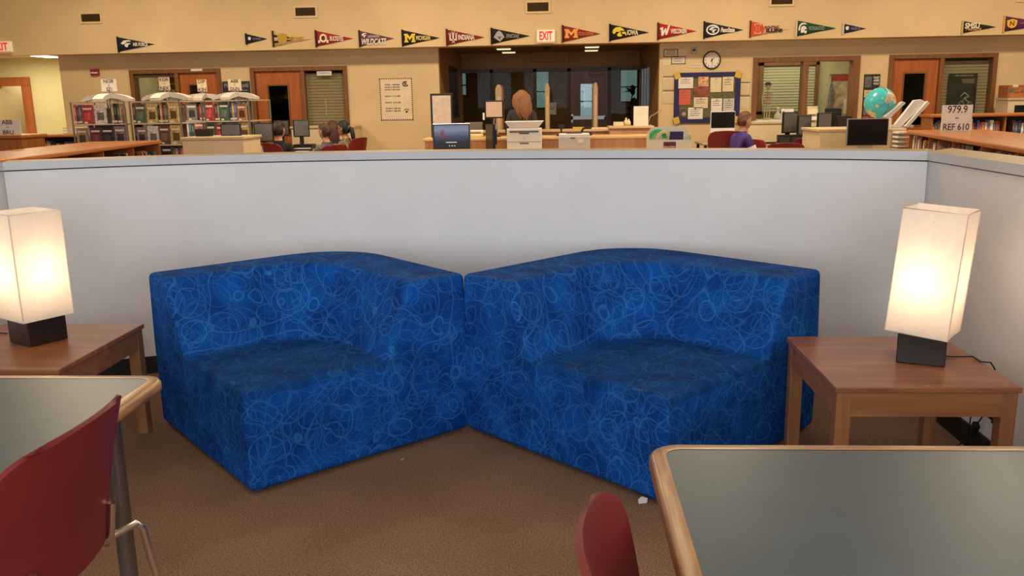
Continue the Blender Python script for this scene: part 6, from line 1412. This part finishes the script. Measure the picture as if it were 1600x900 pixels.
def person(label, loc, rz, J, hair, shirt, pants, sleeves='short', tone=(196, 146, 112), hs=1.0, sc=1.0, head_turn=0.0, extra=None):
    """J: joints dict (local, facing -y). one continuous body mesh; clothes and hair are children"""
    t = thing('person', label, 'person', loc, rz); t.scale = (sc,) * 3
    bones = [('pelvis', 'spine', 'torso'), ('spine', 'chest', 'torso'), ('chest', 'neck', 'torso'), ('neck', 'headb', 'head')]
    R = {'pelvis': (.145, .11), 'spine': (.13, .1), 'chest': (.15, .105), 'neck': (.06, .06), 'headb': (.052, .055)}
    for s in 'LR':
        bones += [('chest', 'sh' + s, 'torso'), ('sh' + s, 'el' + s, 'uparm'), ('el' + s, 'wr' + s, 'forearm'), ('wr' + s, 'pa' + s, 'hand'), ('pelvis', 'hi' + s, 'thigh'), ('hi' + s, 'kn' + s, 'thigh'), ('kn' + s, 'an' + s, 'shin'), ('an' + s, 'to' + s, 'foot')]
        R.update({'sh' + s: (.062, .06), 'el' + s: (.042, .042), 'wr' + s: (.028, .025), 'pa' + s: (.036, .018), 'hi' + s: (.095, .095), 'kn' + s: (.062, .062), 'an' + s: (.042, .042), 'to' + s: (.038, .03)})
    names = list(R); me = bpy.data.meshes.new('sk'); me.from_pydata([J[n] for n in names], [(names.index(a), names.index(b)) for a, b, _ in bones], [])
    o = bpy.data.objects.new('sk', me); COL.objects.link(o); md = o.modifiers.new('skin', 'SKIN'); md.branch_smoothing = .6; md.use_smooth_shade = True
    lay = me.skin_vertices[0].data
    for i, n in enumerate(names): lay[i].radius = R[n]; lay[i].use_root = (n == 'pelvis')
    ss = o.modifiers.new('sub', 'SUBSURF'); ss.levels = 2; ss.render_levels = 2
    dg = bpy.context.evaluated_depsgraph_get(); bod = bpy.data.meshes.new_from_object(o.evaluated_get(dg)); bpy.data.objects.remove(o)
    mb = MB(); mb.add([v.co for v in bod.vertices], [tuple(p.vertices) for p in bod.polygons], 0, True); bpy.data.meshes.remove(bod)
    H = Vector(J['head']); head_geo(mb, (0, 0, 0), hs)
    kh = 27 * 0
    nhead = 26 * 21 + 2 * 40
    ct, st = math.cos(head_turn), math.sin(head_turn)
    for i in range(len(mb.v) - nhead, len(mb.v)):
        x, y, z = mb.v[i]; mb.v[i] = (H.x + x * ct - y * st, H.y + x * st + y * ct, H.z + z)
    for s in 'LR':                                   # five fingers, curled, thumb from the side of the palm
        w, p = Vector(J['wr' + s]), Vector(J['pa' + s]); f = (p - w).normalized(); sd = f.cross(Vector((0, 0, 1))).normalized() * (1 if s == 'L' else -1); dn = Vector((0, 0, -1))
        for k, (off, ln) in enumerate(((-.028, .058), (-.009, .068), (.010, .064), (.028, .05))):
            b0 = p + sd * off; mb.tube([b0 - f * .03, b0 + f * ln * .45 + dn * .004, b0 + f * ln * .8 + dn * .018, b0 + f * ln * .95 + dn * .034], [.0095, .009, .008, .006], 7)
        b0 = w + f * .03 - sd * .026; mb.tube([b0, b0 - sd * .022 + f * .02, b0 - sd * .026 + f * .05 + dn * .008], [.011, .0095, .007], 7)
    tmp = mb.build('b', M_black); rm = tmp.modifiers.new('fuse', 'REMESH'); rm.mode = 'VOXEL'; rm.voxel_size = .0095; rm.use_smooth_shade = True
    dg = bpy.context.evaluated_depsgraph_get(); body = bpy.data.meshes.new_from_object(tmp.evaluated_get(dg)); om = tmp.data; bpy.data.objects.remove(tmp); bpy.data.meshes.remove(om)
    body.name = 'body'; body.materials.clear(); body.materials.append(mat('skin_%d_%d_%d' % tone, tone, .55, var=.04, vs=12))
    o = bpy.data.objects.new('body', body); COL.objects.link(o); o.parent = t
    for q in body.polygons: q.use_smooth = True
    nV = len(body.vertices); co = np.empty(nV * 3); body.vertices.foreach_get('co', co); co = co.reshape(-1, 3); no = np.empty(nV * 3); body.vertices.foreach_get('normal', no); no = no.reshape(-1, 3)
    D = [seg_dist(co, J[a], J[b]) - (R[a][0] + R[b][0]) / 2 for a, b, _ in bones] + [np.linalg.norm((co - np.array(H)) / np.array((.075, .095, .115)) / hs, axis=1) * .1 - .1]
    lab = np.array([l for _, _, l in bones] + ['head'])[np.argmin(np.array(D), axis=0)]
    polys = [tuple(p.vertices) for p in body.polygons]
    nz_ = J['neck'][2]
    def shell(nm, mask, off, m, noise_=0.0):
        ok = mask; idx = -np.ones(nV, int); vs = []; fs = []
        for p in polys:
            if all(ok[i] for i in p):
                f = []
                for i in p:
                    if idx[i] < 0:
                        idx[i] = len(vs); k = off if np.isscalar(off) else off[i]; vs.append(tuple(co[i] + no[i] * (k + noise_ * math.sin(co[i][0] * 90 + co[i][2] * 60))))
                    f.append(int(idx[i]))
                fs.append(f)
        q = MB(); q.add(vs, fs, 0, True); return q.build(nm, m, t, fix=False)
    S_ = (lab == 'torso') | (lab == 'uparm')
    if sleeves == 'long': S_ |= (lab == 'forearm')
    S_ &= co[:, 2] < nz_ + .01
    shell('shirt', S_, .011, shirt); shell('trousers', (lab == 'thigh') | (lab == 'shin') | ((lab == 'torso') & (co[:, 2] < J['pelvis'][2] + .04)), .009, pants); shell('shoe', lab == 'foot', .008, M_black)
    # hair: scalp shell, thick at the crown
    loc_ = co - np.array(H); lx = loc_[:, 0] * ct + loc_[:, 1] * st; ly = -loc_[:, 0] * st + loc_[:, 1] * ct; lz = loc_[:, 2]
    hm = (lab == 'head') & (lz > -.2) & ((lz > .062 - np.clip(ly + .04, 0, .03) * 1.4) | ((ly > .022) & (lz > hair.get('nape', -.07)))) & (np.abs(no[:, 2]) < 2)
    hc = mat('hair_%d_%d_%d' % hair['c'], hair['c'], .6, var=.25, vs=60, stretch=(3, 3, .6))
    shell('hair', hm, hair.get('th', .016), hc, .003)
    for sx in (-1, 1):                               # eyes
        e = Vector((sx * .028, -.079, .012)) * hs; e = Vector((H.x + e.x * ct - e.y * st, H.y + e.x * st + e.y * ct, H.z + e.z))
        MB().lathe([(.001, -.009), (.007, -.006), (.009, 0), (.007, .006), (.001, .009)], e, 10).build('eye', mat('eye_dark', (40, 30, 26), .2), t)
    def hp(x, y, z): return (H.x + x * ct - y * st, H.y + x * st + y * ct, H.z + z)
    if 'long' in hair:                               # long hair falling down the back
        L_ = hair['long']; mb = MB(); rh = random.Random(5)
        for j in range(15):
            u_ = -1 + 2 * j / 14; ln = L_ * (1 - .35 * abs(u_) ** 1.5) * rh.uniform(.82, 1.05); sw = hair.get('sway', 0); a_ = u_ * 1.25
            x1_, y1_ = .082 * hair.get('vol', 1) * math.sin(a_), .088 * math.cos(a_) + .012
            w_ = rh.uniform(-.012, .012)
            mb.tube([hp(x1_ * .6, y1_ * .55, .1), hp(x1_, y1_, .055), hp(x1_ * 1.12, y1_ * 1.1, -.03), hp(x1_ * 1.15 + w_ + sw * .3, y1_ * 1.12 + .012, -.03 - ln * .35), hp(x1_ * 1.0 - w_ + sw * .7, y1_ * .95 + .03, -.03 - ln * .7), hp(x1_ * .8 + w_ + sw, y1_ * .9 + .025, -.03 - ln)], [.014, .022, .024, .023, .017, .003], 7)
        mb.build('hair_length', hc, t)['kind'] = 'stuff'
    if 'tail' in hair:
        MB().tube([hp(0, .085, .03), hp(.0, .14, .0), hp(.01, .165, -.09), hp(.0, .17, -.2), hp(-.01, .15, -.3)], [.028, .034, .036, .028, .008], 10).build('ponytail', hc, t); MB().tube([hp(.03 * math.cos(a), .105, .018 + .03 * math.sin(a)) for a in [j * math.pi / 5 for j in range(10)]], .007, 6, closed=True).build('hair_tie', M_greyink, t)
    if extra: extra(t, hp, J)
    return t
def seated(lean=.0, reach=.34, twist=0.0):
    J = {'pelvis': (0, .02, .53), 'spine': (0, .03 - lean * .3, .70), 'chest': (0, .02 - lean * .7, .88), 'neck': (0, .0 - lean, 1.02), 'headb': (0, -.012 - lean * 1.1, 1.09), 'head': (0, -.025 - lean * 1.15, 1.165)}
    for s, k in (('L', -1), ('R', 1)):
        J.update({'sh' + s: (k * .155, .01 - lean * .9, .96), 'el' + s: (k * .2, -.06 - lean, .73), 'wr' + s: (k * .15, -.1 - reach * .7 - lean, .79), 'pa' + s: (k * .14, -.18 - reach * .7 - lean, .795), 'hi' + s: (k * .09, .0, .52), 'kn' + s: (k * .11, -.4, .5), 'an' + s: (k * .11, -.36, .09), 'to' + s: (k * .115, -.5, .045)})
    return J
def standing():
    J = {'pelvis': (0, .0, .92), 'spine': (0, -.01, 1.08), 'chest': (0, .0, 1.29), 'neck': (0, .005, 1.42), 'headb': (0, -.01, 1.48), 'head': (0, -.02, 1.555)}
    for s, k in (('L', -1), ('R', 1)):
        J.update({'sh' + s: (k * .165, .0, 1.375), 'el' + s: (k * .22, .0, 1.08), 'wr' + s: (k * .16, -.2, 1.04), 'pa' + s: (k * .13, -.27, 1.045), 'hi' + s: (k * .09, .0, .9), 'kn' + s: (k * .1, -.01, .5), 'an' + s: (k * .1, .03, .09), 'to' + s: (k * .11, -.12, .04)})
    return J
J_dark = mat('denim_dark', (48, 52, 66), .9, var=.08)
def spot(px, py, Y): q = at_y(px, py, Y); return q.x
# the two-sided scale keeps every seated head top at the height read from the photo
def seat_person(label, px, top_py, Y, face, hair, shirt, lean=.05, sleeves='short', tone=(196, 146, 112), turn=0.0, extra=None, hs=1.0, chair=None):
    q = at_y(px, top_py, Y); J = seated(lean); base = 1.165 + .13; sc = q.z / base
    hx, hy = -math.sin(face) * J['head'][1] * sc, math.cos(face) * J['head'][1] * sc      # head offset after rotation
    return person(label, (q.x - hx, Y - hy, 0), face, J, hair, shirt, J_dark, sleeves, tone, hs, sc, turn, extra), (q.x - hx, Y - hy)
AW = math.pi                                     # facing away from the camera
p1, s1 = seat_person('seated person with short dark hair and a black shirt seen from behind', 435, 189, 12.05, AW - .25, {'c': (40, 26, 22), 'th': .018, 'nape': -.085}, mat('black_shirt', (24, 26, 34), .9, var=.08), .02)
chair_copy('burgundy shell chair behind the child in the black shirt', at_y(446, 230, 12.0).x, 12.0, AW - .7)
p2, s2 = seat_person('seated person with short brown hair and a grey sleeve shirt', 506, 192, 12.15, AW + .95, {'c': (66, 42, 32), 'th': .016}, mat('grey_raglan', (134, 128, 124), .9, col2=(54, 54, 64), var=.05, vs=3.5), .06, 'long', (206, 152, 122), .15)
def hood(t, hp, J):
    MB().tube([hp(.075 * math.cos(a), .03 + .07 * math.sin(a), -.15) for a in [j * math.pi / 7 for j in range(14)]], .03, 8, closed=True).build('hood', mat('grey_hood', (190, 186, 186), .9), t)
p3, s3 = seat_person('seated person with long brown hair and a bright blue top', 519, 188, 13.45, AW + .7, {'c': (74, 44, 32), 'th': .018, 'long': .3, 'sway': .05}, mat('blue_top', (40, 58, 150), .9, var=.08), .05, 'long', extra=hood)
chair_copy('burgundy shell chair behind the child in the grey sleeves', at_y(506, 230, 12.15).x, 12.15, AW + .95, 1.14)
def glasses(t, hp, J):
    mb = MB()
    for sx in (-1, 1): mb.tube([hp(sx * .03 + .02 * math.cos(a), -.098, .012 + .015 * math.sin(a)) for a in [j * math.pi / 5 for j in range(10)]], .0025, 5, closed=True); mb.tube([hp(sx * .05, -.098, .015), hp(sx * .078, -.04, .015), hp(sx * .078, .02, .01)], .0025, 5)
    mb.tube([hp(-.01, -.1, .016), hp(.01, -.1, .016)], .0025, 5); mb.build('glasses', M_black, t)
p4, s4 = seat_person('seated person with a black ponytail, glasses and an olive jacket', 536, 188, 12.9, AW + 1.25, {'c': (26, 22, 24), 'th': .016, 'tail': 1}, mat('olive_camouflage', (92, 84, 62), .9, col2=(128, 116, 88), var=.12, vs=14), .06, 'long', (190, 136, 106), extra=glasses)
chair_copy('burgundy shell chair behind the person in the olive jacket', at_y(541, 230, 12.85).x, 12.85, AW + 1.25, 1.22)
def jersey(t, hp, J):
    for s, k in (('L', -1), ('R', 1)):
        e, sh = Vector(J['el' + s]), Vector(J['sh' + s]); c = e * .7 + sh * .3
        MB().tube([c - (e - sh).normalized() * .025, c + (e - sh).normalized() * .03], .068, 12).build('sleeve_band', M_paper, t)
p5, s5 = seat_person('seated person with brown hair in a purple jersey with white sleeve bands', 1165, 174, 12.45, AW + 1.1 + math.pi + .45 + .35, {'c': (92, 56, 40), 'th': .022, 'nape': -.06}, mat('purple_jersey', (64, 44, 112), .8, var=.08), .08, 'short', (210, 152, 122), extra=jersey)
chair_copy('burgundy shell chair pulled up beside the boy in purple', at_y(1160, 225, 12.28).x, 12.28, AW + 2.4, 1.1)
x_ = at_y(1129, 220, 12.98).x; chair_copy('burgundy shell chair standing empty before the white computer', x_, 12.98, AW, 1.24)
desk('small desk under the white computer', at_y(1095, 210, 13.4).x, at_y(1160, 210, 13.4).x, 13.2, 14.0)
x_ = at_y(1224, 225, 12.0).x; chair_copy('burgundy shell chair facing the nearest grey monitor', x_, 12.0, AW - .1, 1.08); x_ = at_y(1257, 226, 12.66).x; chair_copy('burgundy shell chair low beside the cream counter end', x_, 12.66, AW + .05, 1.12)
# the woman at the desk
q = at_y(815, 142, 13.15); J = standing(); sc_ = q.z / (1.555 + .13)
person('standing person with long strawberry blond hair and a dark grey top, back turned', (q.x, 13.15 - .02, 0), AW - .1, J, {'c': (130, 88, 58), 'th': .034, 'nape': -.1, 'long': .3, 'sway': -.05, 'vol': 1.45}, mat('charcoal_top', (54, 52, 54), .9, var=.08), J_dark, 'long', (206, 156, 128), 1.0, sc_)
# fine print is too small to pick apart
for o in bpy.data.objects:
    if o.type == 'MESH' and o.parent and o.name.split('.')[0] == 'print': o['kind'] = 'stuff'
